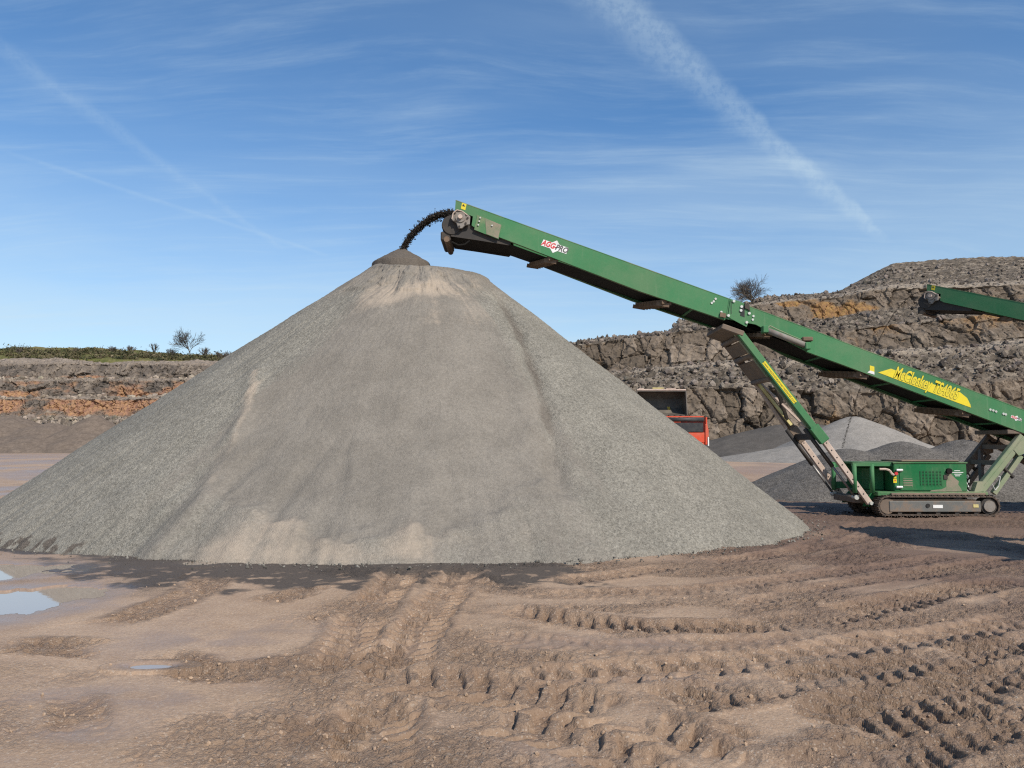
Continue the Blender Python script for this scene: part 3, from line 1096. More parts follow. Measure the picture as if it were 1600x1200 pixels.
# ---- quarry faces ---------------------------------------------------
def interp_cols(keys, u):
    """keys: [(px, [(Y, py), ...]), ...] -> profile arrays (n, len(u)) of Y and z"""
    px = np.array([a for a, _ in keys], float)
    n = len(keys[0][1])
    Yp = np.array([[b[i][0] for _, b in keys] for i in range(n)], float)
    pyp = np.array([[b[i][1] for _, b in keys] for i in range(n)], float)
    YY = np.array([np.interp(u, px, Yp[i]) for i in range(n)])
    pp = np.array([np.interp(u, px, pyp[i]) for i in range(n)])
    v = 600 - pp
    dy = 1200 * math.cos(PITCH) - v * math.sin(PITCH)
    dzz = 1200 * math.sin(PITCH) + v * math.cos(PITCH)
    ZZ = CAMZ + dzz / dy * YY
    XX = (u - 800)[None, :] / dy * YY
    return XX, YY, ZZ


def quarry(name, keys, u, rows, kinds, mat, amp, cellsize, stain_fn, seed):
    """kinds: one per profile span: 'face', 'rubble', 'flat' ; rows: rows per span"""
    XX, YY, ZZ = interp_cols(keys, u)
    n = len(rows)
    xs, ys_, zs, kd, rb = [], [], [], [], []
    for i in range(n):
        t = np.linspace(0, 1, rows[i], endpoint=(i == n - 1))[:, None]
        xs.append(XX[i] * (1 - t) + XX[i + 1] * t)
        ys_.append(YY[i] * (1 - t) + YY[i + 1] * t)
        zs.append(ZZ[i] * (1 - t) + ZZ[i + 1] * t)
        kd.append(np.full(xs[-1].shape, {'face': 1.0, 'rubble': .5, 'flat': .15}[kinds[i]]))
        rb.append(np.full(xs[-1].shape, {'face': 0.0, 'rubble': 1.0, 'flat': 1.0}[kinds[i]]))
    X, Y, Z, K, RB = (np.concatenate(v) for v in (xs, ys_, zs, kd, rb))
    # soften the change between face and bench
    for _ in range(2):
        K[1:-1] = (K[:-2] + K[1:-1] + K[2:]) / 3
        RB[1:-1] = (RB[:-2] + RB[1:-1] + RB[2:]) / 3
    cs = cellsize
    big = fbm3(X / (cs * 5), Y / (cs * 5), Z / (cs * 5), 3, seed)
    jx, jz = X + cs * .22 * fbm3(X / cs / 2, Y / cs / 2, Z / cs / 2, 2, seed + 3), Z + cs * .18 * fbm3(X / cs / 2 + 7, Y / cs / 2, Z / cs / 2, 2, seed + 4)
    f1, f2, cid = worley3(jx / (cs * 1.3), Y / cs / 4, jz / (cs * 2.1), seed + 5)
    e1, e2, eid = worley3(jx / (cs * .55), Y / cs / 2, jz / (cs * .8), seed + 9)
    g1, g2, gid = worley3(X / (cs * .30), Y / (cs * .30), Z / (cs * .26), seed + 6)
    fine = fbm3(X / (cs * .25), Y / (cs * .25), Z / (cs * .25), 3, seed + 8)
    tilt = (((cid * 977) % 1) - .5) * (jx / (cs * 1.3) % 1 - .5) + (((cid * 331) % 1) - .3) * (jz / (cs * 2.1) % 1 - .5)
    strat = np.abs(vn3(X / (cs * 6), Y / (cs * 6), (Z + .15 * X) / (cs * .5), seed + 2))
    crack = 1 - sst(f2 - f1, .0, .10)
    crack2 = 1 - sst(e2 - e1, .0, .10)
    fd = amp * (1.1 * big + 1.0 * (cid - .5) + 1.0 * tilt + .45 * (eid - .5) + .16 * (gid - .5) - .35 * crack - .15 * crack2 + .40 * strat + .18 * fine)
    rd = amp * (.30 * big + .30 * (gid - .5) + .16 * (.6 - g1) + .16 * fine)
    d = rd * RB + fd * (1 - RB)
    taper = np.ones(X.shape[0])
    taper[:3] = 0.3
    Y2 = Y - d * (1 - .45 * RB) * taper[:, None]
    Z2 = Z + (d * (.25 + .45 * RB) + amp * .3 * big * RB) * taper[:, None]
    X2 = X + amp * .35 * (gid - .5)
    FL = sst(-K, -.32, -.18)
    FL[:-2] = np.maximum(FL[:-2], .85 * FL[2:])
    FL[:-1] = np.maximum(FL[:-1], FL[1:])
    st = np.clip(stain_fn(X, Y, Z, u), 0, 1) * (1 - .7 * RB)
    o = grid_mesh(name, X2, Y2, Z2, mat, {'rock': (np.clip(.40 * cid + .35 * eid + .25 * gid, 0, 1), RB, st), 'ledge': (FL, FL, FL)}, smooth=False)
    return o, (X2, Y2, Z2, RB)


# right: three lifts with rubble-strewn benches (pixels of each line, distance)
RK = [
    (560, [(101, 716), (104, 640), (110, 622), (116, 620), (120, 585), (124, 583), (126, 580), (130, 578), (150, 579)]),
    (800, [(101, 716), (104, 625), (110, 600), (117, 598), (121, 556), (125, 554), (127, 552), (131, 551), (150, 553)]),
    (900, [(101, 716), (104, 617), (110, 589), (117, 586), (121, 541), (125, 539), (127, 538), (131, 537), (150, 540)]),
    (950, [(101, 716), (104, 612), (110, 582), (117, 579), (121, 533), (125, 531), (127, 530), (131, 529), (150, 532)]),
    (1045, [(101, 716), (104, 606), (110, 575), (117, 572), (121, 522), (125, 520), (127, 519), (131, 518), (150, 522)]),
    (1062, [(101, 716), (104, 605), (110, 573), (117, 570), (121, 516), (125, 510), (127, 505), (131, 503), (150, 505)]),
    (1130, [(101, 716), (104, 603), (110, 568), (117, 565), (121, 515), (126, 499), (128, 489), (132, 486), (150, 488)]),
    (1190, [(101, 716), (104, 603), (110, 565), (117, 562), (121, 522), (128, 500), (131, 473), (136, 470), (156, 468)]),
    (1240, [(101, 716), (104, 606), (110, 562), (117, 558), (121, 524), (128, 502), (131, 468), (136, 465), (156, 462)]),
    (1310, [(101, 716), (104, 610), (110, 557), (117, 552), (121, 515), (128, 493), (131, 462), (137, 459), (158, 453)]),
    (1345, [(101, 716), (104, 612), (110, 553), (117, 548), (121, 511), (128, 485), (131, 455), (137, 450), (158, 436)]),
    (1392, [(101, 716), (104, 612), (110, 548), (117, 543), (121, 505), (128, 478), (131, 448), (137, 443), (158, 414)]),
    (1500, [(101, 716), (104, 600), (110, 543), (117, 538), (121, 496), (128, 470), (131, 445), (137, 440), (158, 405)]),
    (1600, [(101, 716), (104, 590), (110, 539), (117, 533), (121, 488), (128, 466), (131, 443), (137, 438), (158, 402)]),
    (1800, [(99, 716), (102, 580), (108, 530), (115, 524), (119, 475), (126, 455), (129, 432), (135, 428), (158, 398)]),
    (2300, [(90, 718), (93, 560), (99, 510), (106, 500), (110, 450), (117, 430), (120, 405), (126, 400), (158, 392)]),
]


def stain_r(X, Y, Z, u):
    px_ = 800 + X / Y * 1200
    a = sst(fbm3(X / 8, Y / 9, Z / 5, 3, 71), -.15, .45) * sst(Z, 19, 23) * (.45 + .75 * sst(-np.abs(px_ - 1265), -170, -60))
    a = a + .8 * sst(fbm3(X / 4, Y / 6, Z / 4, 3, 73), -.25, .35) * sst(Z, 12.5, 14) * sst(-np.abs(px_ - 930), -60, -15)
    return a + .45 * sst(fbm3(X / 6 + 5, Y / 6, Z / 5, 3, 72), .3, .7) + .5 * np.exp(-((X - 43) / 4) ** 2 - ((Z - 5) / 4) ** 2)


ur = np.concatenate([np.linspace(560, 860, 50, endpoint=False), np.linspace(860, 1660, 560, endpoint=False), np.linspace(1660, 2300, 60)])
qr, qr_grid = quarry('quarry_face', RK, ur, [70, 34, 12, 44, 26, 30, 8, 40], ['face', 'rubble', 'flat', 'face', 'rubble', 'face', 'flat', 'rubble'], M['rock_brown'], 1.0, 3.3, stain_r, 11)
tag(qr, kind='structure')

LK = [
    (-700, [(150, 708), (153, 650), (158, 648), (163, 640), (165, 612), (172, 610), (174, 585), (181, 584), (184, 560), (215, 538), (320, 560)]),
    (-100, [(156, 708), (160, 655), (164, 648), (168, 621), (171, 619), (175, 594), (178, 591), (184, 572), (188, 563), (215, 544), (320, 565)]),
    (150, [(156, 708), (160, 655), (164, 649), (167, 622), (173, 619), (175, 594), (181, 591), (184, 567), (188, 563), (215, 546), (320, 565)]),
    (340, [(156, 708), (160, 655), (164, 649), (167, 622), (173, 619), (175, 594), (181, 592), (184, 570), (188, 566), (215, 557), (320, 570)]),
    (600, [(150, 708), (154, 655), (158, 650), (161, 625), (167, 622), (169, 598), (175, 596), (178, 575), (182, 572), (215, 566), (320, 575)]),
]
LK = [(a, b) for a, b in LK]


def stain_l(X, Y, Z, u):
    py = 692 - (Z - CAMZ) / Y * 1200
    pxx = 800 + X / Y * 1200
    a = (.62 + .75 * fbm3(X / 8, Y / 8, Z / 2.5, 3, 81)) * sst(-Z, -13.6, -12.0)
    b = (.34 + .75 * fbm3(X / 10 + 3, Y / 10, Z / 2.5, 3, 82)) * sst(-Z, -18.4, -16.6)
    return np.maximum(a, b) + .25 * sst(fbm3(X / 5, Y / 5, Z / 5, 2, 83), .2, .6)


ul = np.concatenate([np.linspace(-700, -60, 60, endpoint=False), np.linspace(-60, 400, 330, endpoint=False), np.linspace(400, 600, 20)])
ql, ql_grid = quarry('quarry_face', LK, ul, [14, 10, 26, 8, 26, 8, 22, 6], ['rubble', 'rubble', 'face', 'flat', 'face', 'flat', 'face', 'flat'], M['rock_left'], .9, 2.2, stain_l, 23)
tag(ql, kind='structure')
# grassy land above the left face
XX, YY, ZZ = interp_cols([(a, [b[8], b[9], b[10]]) for a, b in LK], ul)
rows = []
t = np.concatenate([np.linspace(0, 1, 40, endpoint=False), np.linspace(1, 2, 12)])
gX = np.array([XX[0] * (1 - s) + XX[1] * s if s <= 1 else XX[1] * (2 - s) + XX[2] * (s - 1) for s in t])
gY = np.array([YY[0] * (1 - s) + YY[1] * s if s <= 1 else YY[1] * (2 - s) + YY[2] * (s - 1) for s in t])
gZ = np.array([ZZ[0] * (1 - s) + ZZ[1] * s if s <= 1 else ZZ[1] * (2 - s) + ZZ[2] * (s - 1) for s in t])
gZ = gZ + (.9 * fbm2(gX / 14, gY / 14, 3, 91) + .45 * fbm2(gX / 3, gY / 3, 3, 92)) * sst(t, 0, .25)[:, None] - (1 - sst(t, 0, .05))[:, None] * 1.6
hill = grid_mesh('grassy_hill', gX, gY - .9, gZ, M['scrub'])
tag(hill, kind='structure')


def height_at(grid, x, y):
    gx, gy, gz = grid
    i = np.argmin((gx - x) ** 2 + (gy - y) ** 2)
    return float(gz.ravel()[i])


# broken rock on the benches -----------------------------------------
TET_V = np.array([(1, 1, 1), (-1, -1, 1), (-1, 1, -1), (1, -1, -1)]) * .7
TET_F = np.array([(0, 1, 2), (0, 3, 1), (0, 2, 3), (1, 3, 2)])


def rock_cloud(name, C, S, tints, mat, parent, ICO_V=ICO_V, ICO_F=ICO_F):
    """many small angular stones as one mesh"""
    n = len(C)
    V = np.repeat(ICO_V[None], n, 0) * (1 + .38 * rng.uniform(-1, 1, (n, len(ICO_V), 1)))
    V = V * (S[:, None, None] * rng.uniform(.6, 1.3, (n, 1, 3)))
    V = V + C[:, None, :]
    F = ICO_F[None] + (np.arange(n) * len(ICO_V))[:, None, None]
    o = tri_mesh(name, V.reshape(-1, 3) - np.array(parent_origin(parent)), F.reshape(-1, 3), mat, {'tint': np.repeat(tints, len(ICO_V), 0)})
    if parent:
        o.parent = parent
    o['kind'] = 'stuff'
    return o


def scatter(grid, n, smin, smax, base, parent, boulders):
    X, Y, Z, RB = grid
    w = (RB > .75).ravel() & (np.arange(X.shape[0])[:, None] < X.shape[0] - 9 + 0 * X).ravel() & (np.abs(X / Y).ravel() < .85)
    idx = np.nonzero(w)[0]
    pick = rng.choice(idx, n + boulders)
    C = np.stack([X.ravel()[pick], Y.ravel()[pick], Z.ravel()[pick]], -1) + rng.normal(0, .35, (n + boulders, 3)) * np.array([1, 1, .15])
    S = smin * (smax / smin) ** (rng.random(n + boulders) ** 2.6)
    br = rng.uniform(.40, 1.7, n + boulders)[:, None]
    tints = np.clip(np.array(base) * br * (1 + rng.normal(0, .018, (n + boulders, 3))), .01, .6)
    rock_cloud('rubble', C[:n], S[:n], tints[:n], M['stone'], parent)
    for i in range(n, n + boulders):
        V = ICO_V * (1 + .33 * rng.uniform(-1, 1, (len(ICO_V), 1))) * smax * rng.uniform(.8, 1.3) * rng.uniform(.7, 1.2, (1, 3))
        b = tri_mesh('boulder', V, ICO_F, M['stone'], {'tint': np.repeat(tints[i:i + 1] * 1.15, len(ICO_V), 0)})
        b.location = C[i] + np.array([0, -.1, smax * .25])
        b.parent = parent


# stones rolled out round the foot of the stockpile
_n = 1500
_th = rng.uniform(-np.pi * .98, .15, _n)
_rr2 = pile_R(_th) * (1 + np.abs(rng.normal(0, .030, _n)) - .010)
_C = np.stack([PX0 + _rr2 * np.cos(_th), PY0 + _rr2 * np.sin(_th), np.full(_n, .012)], -1)
_t = np.array([.20, .185, .16]) * rng.uniform(.45, 1.5, (_n, 1))
rock_cloud('rolled_stones', _C, .006 + .018 * rng.random(_n) ** 4, _t, M['stone'], pile)

scatter(qr_grid, 6500, .10, .50, (.175, .145, .12), qr, 46)
scatter(ql_grid, 1500, .2, .8, (.27, .22, .17), ql, 14)


# ================================================================== OBJECTS
# ---- smaller heaps --------------------------------------------------
def heap(name, cones, bounds, n, mat, label, group=None, seed=1, lump=.05):
    """a heap as the upper surface of several cones (x, y, height, radius)"""
    x0, x1, y0, y1 = bounds
    X, Y = np.meshgrid(np.linspace(x0, x1, n), np.linspace(y0, y1, n))
    Z = np.full(X.shape, -1.0)
    for cx, cy, h, r in cones:
        d = np.sqrt((X - cx) ** 2 + (Y - cy) ** 2) * (1 + .08 * fbm2(X / r * 1.5, Y / r * 1.5, 3, seed))
        z = h - np.sqrt((d * h / r) ** 2 + (.10 * h) ** 2) + .10 * h
        kk = .08 * h
        hh = np.clip(.5 + .5 * (Z - z) / kk, 0, 1)
        Z = z * (1 - hh) + Z * hh + kk * hh * (1 - hh)
    h0 = max(c[2] for c in cones)
    Z = Z + h0 * (lump * fbm2(X / h0 * 1.1, Y / h0 * 1.1, 4, seed + 5) + .010 * fbm2(X / h0 * 9, Y / h0 * 9, 2, seed + 9))
    Z = np.maximum(Z, -.12)
    return tag(grid_mesh(name, X, Y, Z, mat), label, 'gravel heap', group)


heap('gravel_heap', [(11.95, 27.6, 1.60, 3.9), (14.0, 27.6, 1.85, 4.2), (16.0, 27.4, 1.90, 4.3), (18.6, 27.2, 1.6, 4.2), (21.5, 27.5, 1.5, 4.2)], (6.5, 26.5, 22.2, 33), 190, M['gravel_dark'],
     'low dark grey gravel heap right behind the tracked chassis', seed=3, lump=.03)
heap('gravel_heap', [(32.0, 92, 4.0, 12.5), (37, 94, 4.1, 11), (27.0, 91, 3.0, 9)], (15, 52, 78, 108), 110, M['gravel_fine'],
     'dark stone dust heap below the quarry wall beside the red truck', seed=8)
heap('gravel_heap', [(36.0, 81, 4.6, 9.5), (30.0, 78, 1.7, 9.0)], (18, 50, 66, 95), 110, M['gravel_light'],
     'pale sunlit gravel heap with a peaked top seen through the support legs', seed=14, lump=.02)
# spoil in front of the left quarry face
heap('spoil_heap', [(-112, 152, 7.0, 14), (-98, 150, 7.2, 15), (-88, 147, 5.6, 14)], (-135, -66, 128, 170), 120, M['spoil'],
     'dark brown spoil heap at the left edge of the quarry floor', seed=20, lump=.10)
heap('spoil_heap', [(-79, 146, 6.6, 12), (-72, 150, 6.3, 13), (-60, 150, 5, 12)], (-98, -44, 130, 168), 110, M['spoil'],
     'brown spoil heap half hidden behind the left flank of the stockpile', seed=26, lump=.10)
for o in COL.objects:
    if o.name.startswith('spoil_heap'):
        o['category'] = 'spoil heap'


# ---- tracked stockpiling conveyor ----------------------------------
YN, YF = 19.2, 20.6            # near and far side of the conveyor


def xz(px, py, Y=YN):
    p = P(px, py, Y)
    return (p.x, p.z)


def text_mesh(body, size, shear=0.0, bold=0.0, squeeze=1.0):
    cu = bpy.data.curves.new('lettering', 'FONT')
    cu.body = body
    cu.size = size
    cu.shear = shear
    cu.offset = bold
    cu.resolution_u = 3
    cu.align_x = 'CENTER'
    cu.align_y = 'CENTER'
    ob = bpy.data.objects.new('lettering', cu)
    COL.objects.link(ob)
    dg = bpy.context.evaluated_depsgraph_get()
    me = bpy.data.meshes.new_from_object(ob.evaluated_get(dg))
    bpy.data.objects.remove(ob)
    bpy.data.curves.remove(cu)
    for v in me.vertices:
        v.co.x *= squeeze
    return me


def lettering(name, body, centre, ang, size, mat, parent, y, **kw):
    """flat print on the near panel (normal -Y), baseline tilted by ang"""
    me = text_mesh(body, size, **kw)
    ca, sa = math.cos(ang), math.sin(ang)
    off = parent_origin(parent)
    for v in me.vertices:
        x, z = v.co.x, v.co.y
        v.co = Vector((centre[0] + x * ca + z * sa - off.x, y - off.y, centre[1] - x * sa + z * ca - off.z))
    me.materials.clear()
    me.materials.append(mat)
    o = bpy.data.objects.new(name, me)
    COL.objects.link(o)
    o.parent = parent
    return o


def plate(name, pts, mat, parent, y0, y1):
    return MB().prism([xz(*p) for p in pts], y0, y1).build(name, mat, parent)


def build_conveyor():
    root = empty('stockpile_conveyor', (10.6, 19.9, 0))
    T = .045
    # --- side panels with folded top flange
    head = [(712, 313), (1139, 467), (1133, 500), (1000, 455), (800, 378), (744, 357), (737, 352), (739, 338), (711, 328)]
    main = [(1139.6, 467), (1600, 641), (1868, 742), (1868, 775), (1600, 677), (1320, 571), (1262, 550), (1198, 516), (1181, 507), (1133.6, 498)]
    for y, sgn in ((YN, 1), (YF, -1)):
        for nm, poly, ma in (('boom_panel', head, M['green']), ('frame_panel', main, M['green'])):
            pl = MB().prism([xz(*p) for p in poly], y, y + sgn * T).build(nm, ma, root)
            tp = [p for p in poly if p[1] < {'boom_panel': 468, 'frame_panel': 743}[nm]][:3 if nm == 'frame_panel' else 2]
            fl = MB()
            for a, b in zip(tp[:-1], tp[1:]):
                A, B = xz(*a), xz(*b)
                fl.beam((A[0], y + sgn * .05, A[1] + .004), (B[0], y + sgn * .05, B[1] + .004), .11, .018)
            fl.build('top_flange', M['green_dusty'], pl)
            bt = [p for p in poly if p not in tp]
            fl = MB()
            bot = {'boom_panel': [(1133, 500), (1000, 455), (800, 378), (744, 357)], 'frame_panel': [(1868, 775), (1600, 677), (1320, 571), (1262, 550)]}[nm]
            for a, b in zip(bot[:-1], bot[1:]):
                A, B = xz(*a), xz(*b)
                fl.beam((A[0], y + sgn * .055, A[1] + .008), (B[0], y + sgn * .055, B[1] + .008), .10, .016)
            fl.build('bottom_flange', M['green_dusty'], pl)
    # --- belt: carrying run in a trough, drum at the head, return run
    hx, hz = xz(706, 350, YN)
    dr = .27
    A, J, E = xz(720, 327), xz(1139, 480), xz(1868, 752)
    mb = MB()
    ya, yb = YN + .12, YF - .12
    prof = [(ya, .02), (ya + .35, -.13), (yb - .35, -.13), (yb, .02)]
    for (p, q) in ((A, J), (J, E)):
        for (y0, d0), (y1, d1) in zip(prof[:-1], prof[1:]):
            mb.add([(p[0], y0, p[1] + d0), (q[0], y0, q[1] + d0), (q[0], y1, q[1] + d1), (p[0], y1, p[1] + d1)], [(0, 1, 2, 3)])
    B00, B0, B1, B2 = xz(703, 367), xz(795, 379.5), xz(1133, 497.5), xz(1868, 772)
    for (p, q) in ((B00, B0), (B0, B1), (B1, B2)):
        mb.add([(p[0], ya, p[1]), (q[0], ya, q[1]), (q[0], yb, q[1]), (p[0], yb, p[1])], [(0, 1, 2, 3)])
    arc = [(hx + dr * math.cos(t), hz + dr * math.sin(t)) for t in np.radians(np.linspace(65, 262, 18))]
    for p, q in zip(arc[:-1], arc[1:]):
        mb.add([(p[0], ya, p[1]), (q[0], ya, q[1]), (q[0], yb, q[1]), (p[0], yb, p[1])], [(0, 1, 2, 3)])
    mb.build('belt', M['rubber'], root)
    MB().tube((hx, YN + .05, hz), (hx, YF - .05, hz), dr - .02, n=20).build('head_drum', M['darksteel'], root)
    for y in (YN + .07, YF - .09):
        plate('head_guard', [(704, 345), (738, 352), (800, 377), (795, 382), (745, 374), (704, 368)], M['darksteel'], root, y, y + .02)
    # belt scraper and spill plate under the head
    sx, sz = xz(694, 372)
    MB().box(sx - .10, sx + .16, YN + .08, YF - .08, sz - .04, sz + .20).build('belt_scraper', M['darksteel'], root, bevel=.03)
    MB().tube((sx + .06, YN + .02, sz - .02), (sx + .06, YF - .02, sz - .02), .075, n=10).build('scraper_shaft', M['rust'], root)
    hp = [P(*p, YN + .1) for p in ((706, 378), (716, 383), (726, 382), (734, 376))]
    MB().path(hp, .022).build('hose', M['rubber'], root)
    # bearing block
    b = MB().prism([xz(*p) for p in ((706, 336), (712, 329), (722, 330), (735, 339), (734, 352), (727, 353), (722, 358), (716, 358), (713, 349), (706, 345))], YN - .07, YN - .002)
    bb = b.build('bearing_block', M['greysteel'], root, bevel=.012)
    c = P(719.5, 339.5, YN - .07)
    MB().tube((c.x, YN - .10, c.z), (c.x, YN - .07, c.z), .13, n=18).build('bearing_cap', M['greysteel'], bb)
    MB().tube((c.x, YN - .16, c.z), (c.x, YN - .10, c.z), .055, n=12).build('drum_shaft', M['tansteel'], bb)
    for px, py in ((711, 334), (731, 342), (712, 346), (728, 350), (718, 355)):
        q = P(px, py, YN)
        MB().tube((q.x, YN - .095, q.z), (q.x, YN - .07, q.z), .026, n=6).build('bolt', M['darksteel'], bb)
    rim = [P(px, py, YN - .09) for px, py in ((706, 342), (708, 333), (714, 328), (722, 330), (730, 336))]
    MB().path(rim, .014).build('grease_line', M['tansteel'], bb)
    # plates and stickers at the head
    cp = plate('cover_plate', [(746, 336), (784, 352), (779, 374), (741, 359)], M['green_dusty'], root, YN - .014, YN - .001)
    plate('dust_patch', [(758, 341), (783, 351.5), (778.5, 373), (760, 366)], M['dust_plate'], cp, YN - .020, YN - .0145)
    for px, py in ((750.5, 341), (749, 346.3), (747.5, 352), (769, 353)):
        q = P(px, py, YN)
        MB().tube((q.x, YN - .045, q.z), (q.x, YN - .015, q.z), .022, n=8).build('bolt', M['bolt'], cp)
    ws = plate('warning_sticker', [(722, 317), (729, 319), (727, 328.5), (720, 326)], M['yellow'], root, YN - .006, YN - .001)
    plate('warning_symbol', [(724.2, 319), (727, 323), (722, 322)], M['blackprint'], ws, YN - .010, YN - .0065)
    # AGG-PRO badges

    def badge(cx, cy, s, tilt):
        ux, uz = math.cos(tilt), -math.sin(tilt)
        vx, vz = math.sin(tilt), math.cos(tilt)
        c0 = xz(cx, cy)

        def q(a, b_):
            return (c0[0] + s * (a * ux + b_ * vx), c0[1] + s * (a * uz + b_ * vz))
        out = [(-.34, .085), (-.10, .085), (.0, .175), (.10, .085), (.34, .085), (.34, -.085), (.10, -.085), (-.0, -.175), (-.10, -.085), (-.36, -.085)]
        bd = MB().prism([q(*p) for p in out], YN - .006, YN - .001).build('badge', M['white'], root)
        bd['label'] = 'white diamond badge reading AGG-PRO'
        lettering('badge_print', 'AGG-', q(-.155, -.003), tilt, .20 * s, M['red'], bd, YN - .0085, shear=.22, bold=.008 * s, squeeze=.80)
        lettering('badge_print', 'PRO', q(.185, -.003), tilt, .20 * s, M['greyprint'], bd, YN - .0085, shear=.22, bold=.008 * s, squeeze=.86)
    badge(867, 385.5, .98, R(19))
    badge(1588, 653.5, .40, R(20))
    # name on the main frame
    sw = [(1372, 582), (1392, 576), (1400, 579), (1440, 595), (1500, 613), (1511, 622), (1516, 632), (1517, 637), (1490, 627), (1430, 604)]
    swo = plate('name_stripe', sw, M['yellow'], root, YN - .006, YN - .001)
    swo['label'] = 'yellow swoosh behind the name lettering'
    for ma, bold, yy in ((M['greenprint'], .020, YN - .009), (M['yellow'], .011, YN - .012)):
        lettering('name_print', 'McCloskey TS4065', xz(1447.5, 599.5), R(20.3), .40, ma, swo, yy, shear=.10, bold=bold, squeeze=.535)
    ws = plate('warning_sticker', [(1359, 571), (1366, 573), (1366, 583), (1359, 581)], M['yellow'], root, YN - .006, YN - .001)
    plate('sticker_text', [(1359, 579), (1366, 581), (1366, 585.5), (1355, 582)], M['white'], ws, YN - .009, YN - .0065)
    for px, py in ((1547, 640), (1551.5, 641.3), (1556, 643), (1567.5, 646.5), (1571, 647.5), (1115, 471), (1112, 473.5), (1118, 467), (1177, 494), (1176, 499.5), (1127, 487.5)):
        q = P(px, py, YN)
        MB().tube((q.x, YN - .018, q.z), (q.x, YN + .002, q.z), .030, n=8).build('bolt', M['bolt'], root)
    # fold joint
    jt = plate('joint_plate', [(1141, 468.5), (1153, 470), (1163, 474.5), (1172, 480), (1171, 498), (1166, 511), (1137, 495.5)], M['green'], root, YN - .025, YN - .001)
    plate('joint_slot', [(1158, 477), (1163, 479), (1163, 496), (1156, 493.5)], M['blackprint'], jt, YN - .030, YN - .0255)
    plate('joint_seam', [(1141.4, 470), (1142.4, 470.3), (1142.4, 491), (1141.4, 490.6)], M['blackprint'], jt, YN - .030, YN - .0255)
    plate('latch', [(1163, 474), (1170, 477), (1171, 487), (1168, 484), (1163, 482)], M['darksteel'], jt, YN - .06, YN - .0255)
    plate('foot_pad', [(1125, 488), (1134, 490.5), (1133, 497), (1124, 495)], M['rust'], jt, YN - .05, YN - .0255)
    for px, py in ((1146, 471), (1158, 479.5), (1157, 485.5), (1168, 480), (1170, 490), (1137.5, 493.5), (1166, 504)):
        q = P(px, py, YN)
        MB().tube((q.x, YN - .055, q.z), (q.x, YN - .026, q.z), .036, n=8).build('bolt', M['bolt'], jt)
    # fold cylinder
    a, b_ = P(1196, 515, YN - .10), P(1262, 541, YN - .10)
    cyl = MB().tube(a + (b_ - a) * .04, b_ - (b_ - a) * .03, .075, n=14).build('fold_cylinder', M['greysteel'], root, smooth=True)
    MB().tube(a - (b_ - a) * .06, a + (b_ - a) * .05, .040, n=10).build('piston_rod', M['chrome'], cyl)
    for q in (a, b_):
        MB().box(q.x - .09, q.x + .05, q.y - .10, YN - .001, q.z - .09, q.z + .09).build('clevis', M['green'], cyl, bevel=.02)
    MB().path([P(*p, YN - .06) for p in ((1200, 512), (1203, 509), (1215, 515), (1238, 525), (1250, 530), (1258, 534))], .014).build('hydraulic_pipe', M['green_pale'], cyl)
    MB().box(b_.x - .12, b_.x + .14, YN - .12, YN - .002, b_.z + .13, b_.z + .24).build('pipe_cover', M['rust'], cyl, bevel=.02)
    # return roller guards hanging under the frame
    for px, py in ((865, 404), (1042, 472), (1200, 521), (1352, 585), (1512, 645)):
        q = P(px, py, YN)
        hd = empty('roller_guard', (q.x - root.location.x, YN + .7 - root.location.y, q.z - root.location.z))
        hd.parent = root
        a_ = Vector((q.x + .05, YN + .06, q.z - .03))
        b2 = Vector((q.x - .42, YF - .06, q.z + .12))
        MB().beam(a_ + Vector((-.1, 0, .05)), b2 + Vector((-.1, 0, .05)), .14, .10, side=(1, 0, 0)).build('return_roller', M['rust'], hd)
        MB().beam(a_ + Vector((.06, 0, .02)), b2 + Vector((.06, 0, .02)), .03, .12, side=(1, 0, 0)).build('guard_plate', M['rust'], hd)
        for i in range(9):
            c_ = a_.lerp(b2, (i + .4) / 9)
            MB().beam(c_ + Vector((.05, -.03, -.05)), c_ + Vector((-.26, .06, .02)), .05, .10).build('guard_fin', M['rust'], hd)
    # cross members under the belt
    for i, px in enumerate((800, 920, 1085, 1290, 1400, 1470, 1570)):
        py = np.interp(px, [744, 1000, 1133, 1262, 1600], [354, 452, 497, 546, 673])
        q = P(px, py, YN)
        MB().box(q.x - .04, q.x + .04, YN + .05, YF - .05, q.z - .01, q.z + .08).build('cross_member', M['green_dark'], root)

    # --- telescopic support legs
    L0, L1, L2 = P(1155, 520, 19.3), P(1283, 684, 19.3), P(1358, 787, 19.3)
    YL, YR_ = 19.27, 20.75
    d01 = (L1 - L0).normalized()
    for y, near in ((YL, True), (YR_, False)):
        up = MB().beam((L0.x, y, L0.z), (L1.x, y, L1.z), .13, .17).build('leg_sleeve', M['green' if near else 'rust'], root, bevel=.012)  # far sleeve brown, near one green
        if not near:
            up['label'] = 'brown sleeve of the far support leg'
        # bottom flare of the sleeve
        MB().beam((L1.x - d01.x * .35, y - .0, L1.z - d01.z * .35), (L1.x + d01.x * .12, y, L1.z + d01.z * .12), .17, .25).build('sleeve_collar', M['green' if near else 'mudsteel'], up, bevel=.015)
        lo = MB().beam((L1.x, y, L1.z), (L2.x, y, L2.z), .12, .135).build('leg_beam', M['tansteel'], root, bevel=.01)
        for i in range(8):
            t = .08 + .11 * i
            q = Vector((L1.x, y - .063, L1.z)).lerp(Vector((L2.x, y - .063, L2.z)), t)
            MB().tube(q, q + Vector((0, .01, 0)), .018, n=8).build('pin_hole', M['blackprint'], lo)
        # ram beside the leg (towards the camera's left)
        off = Vector((-.20, .10 if near else -.10, -.02))
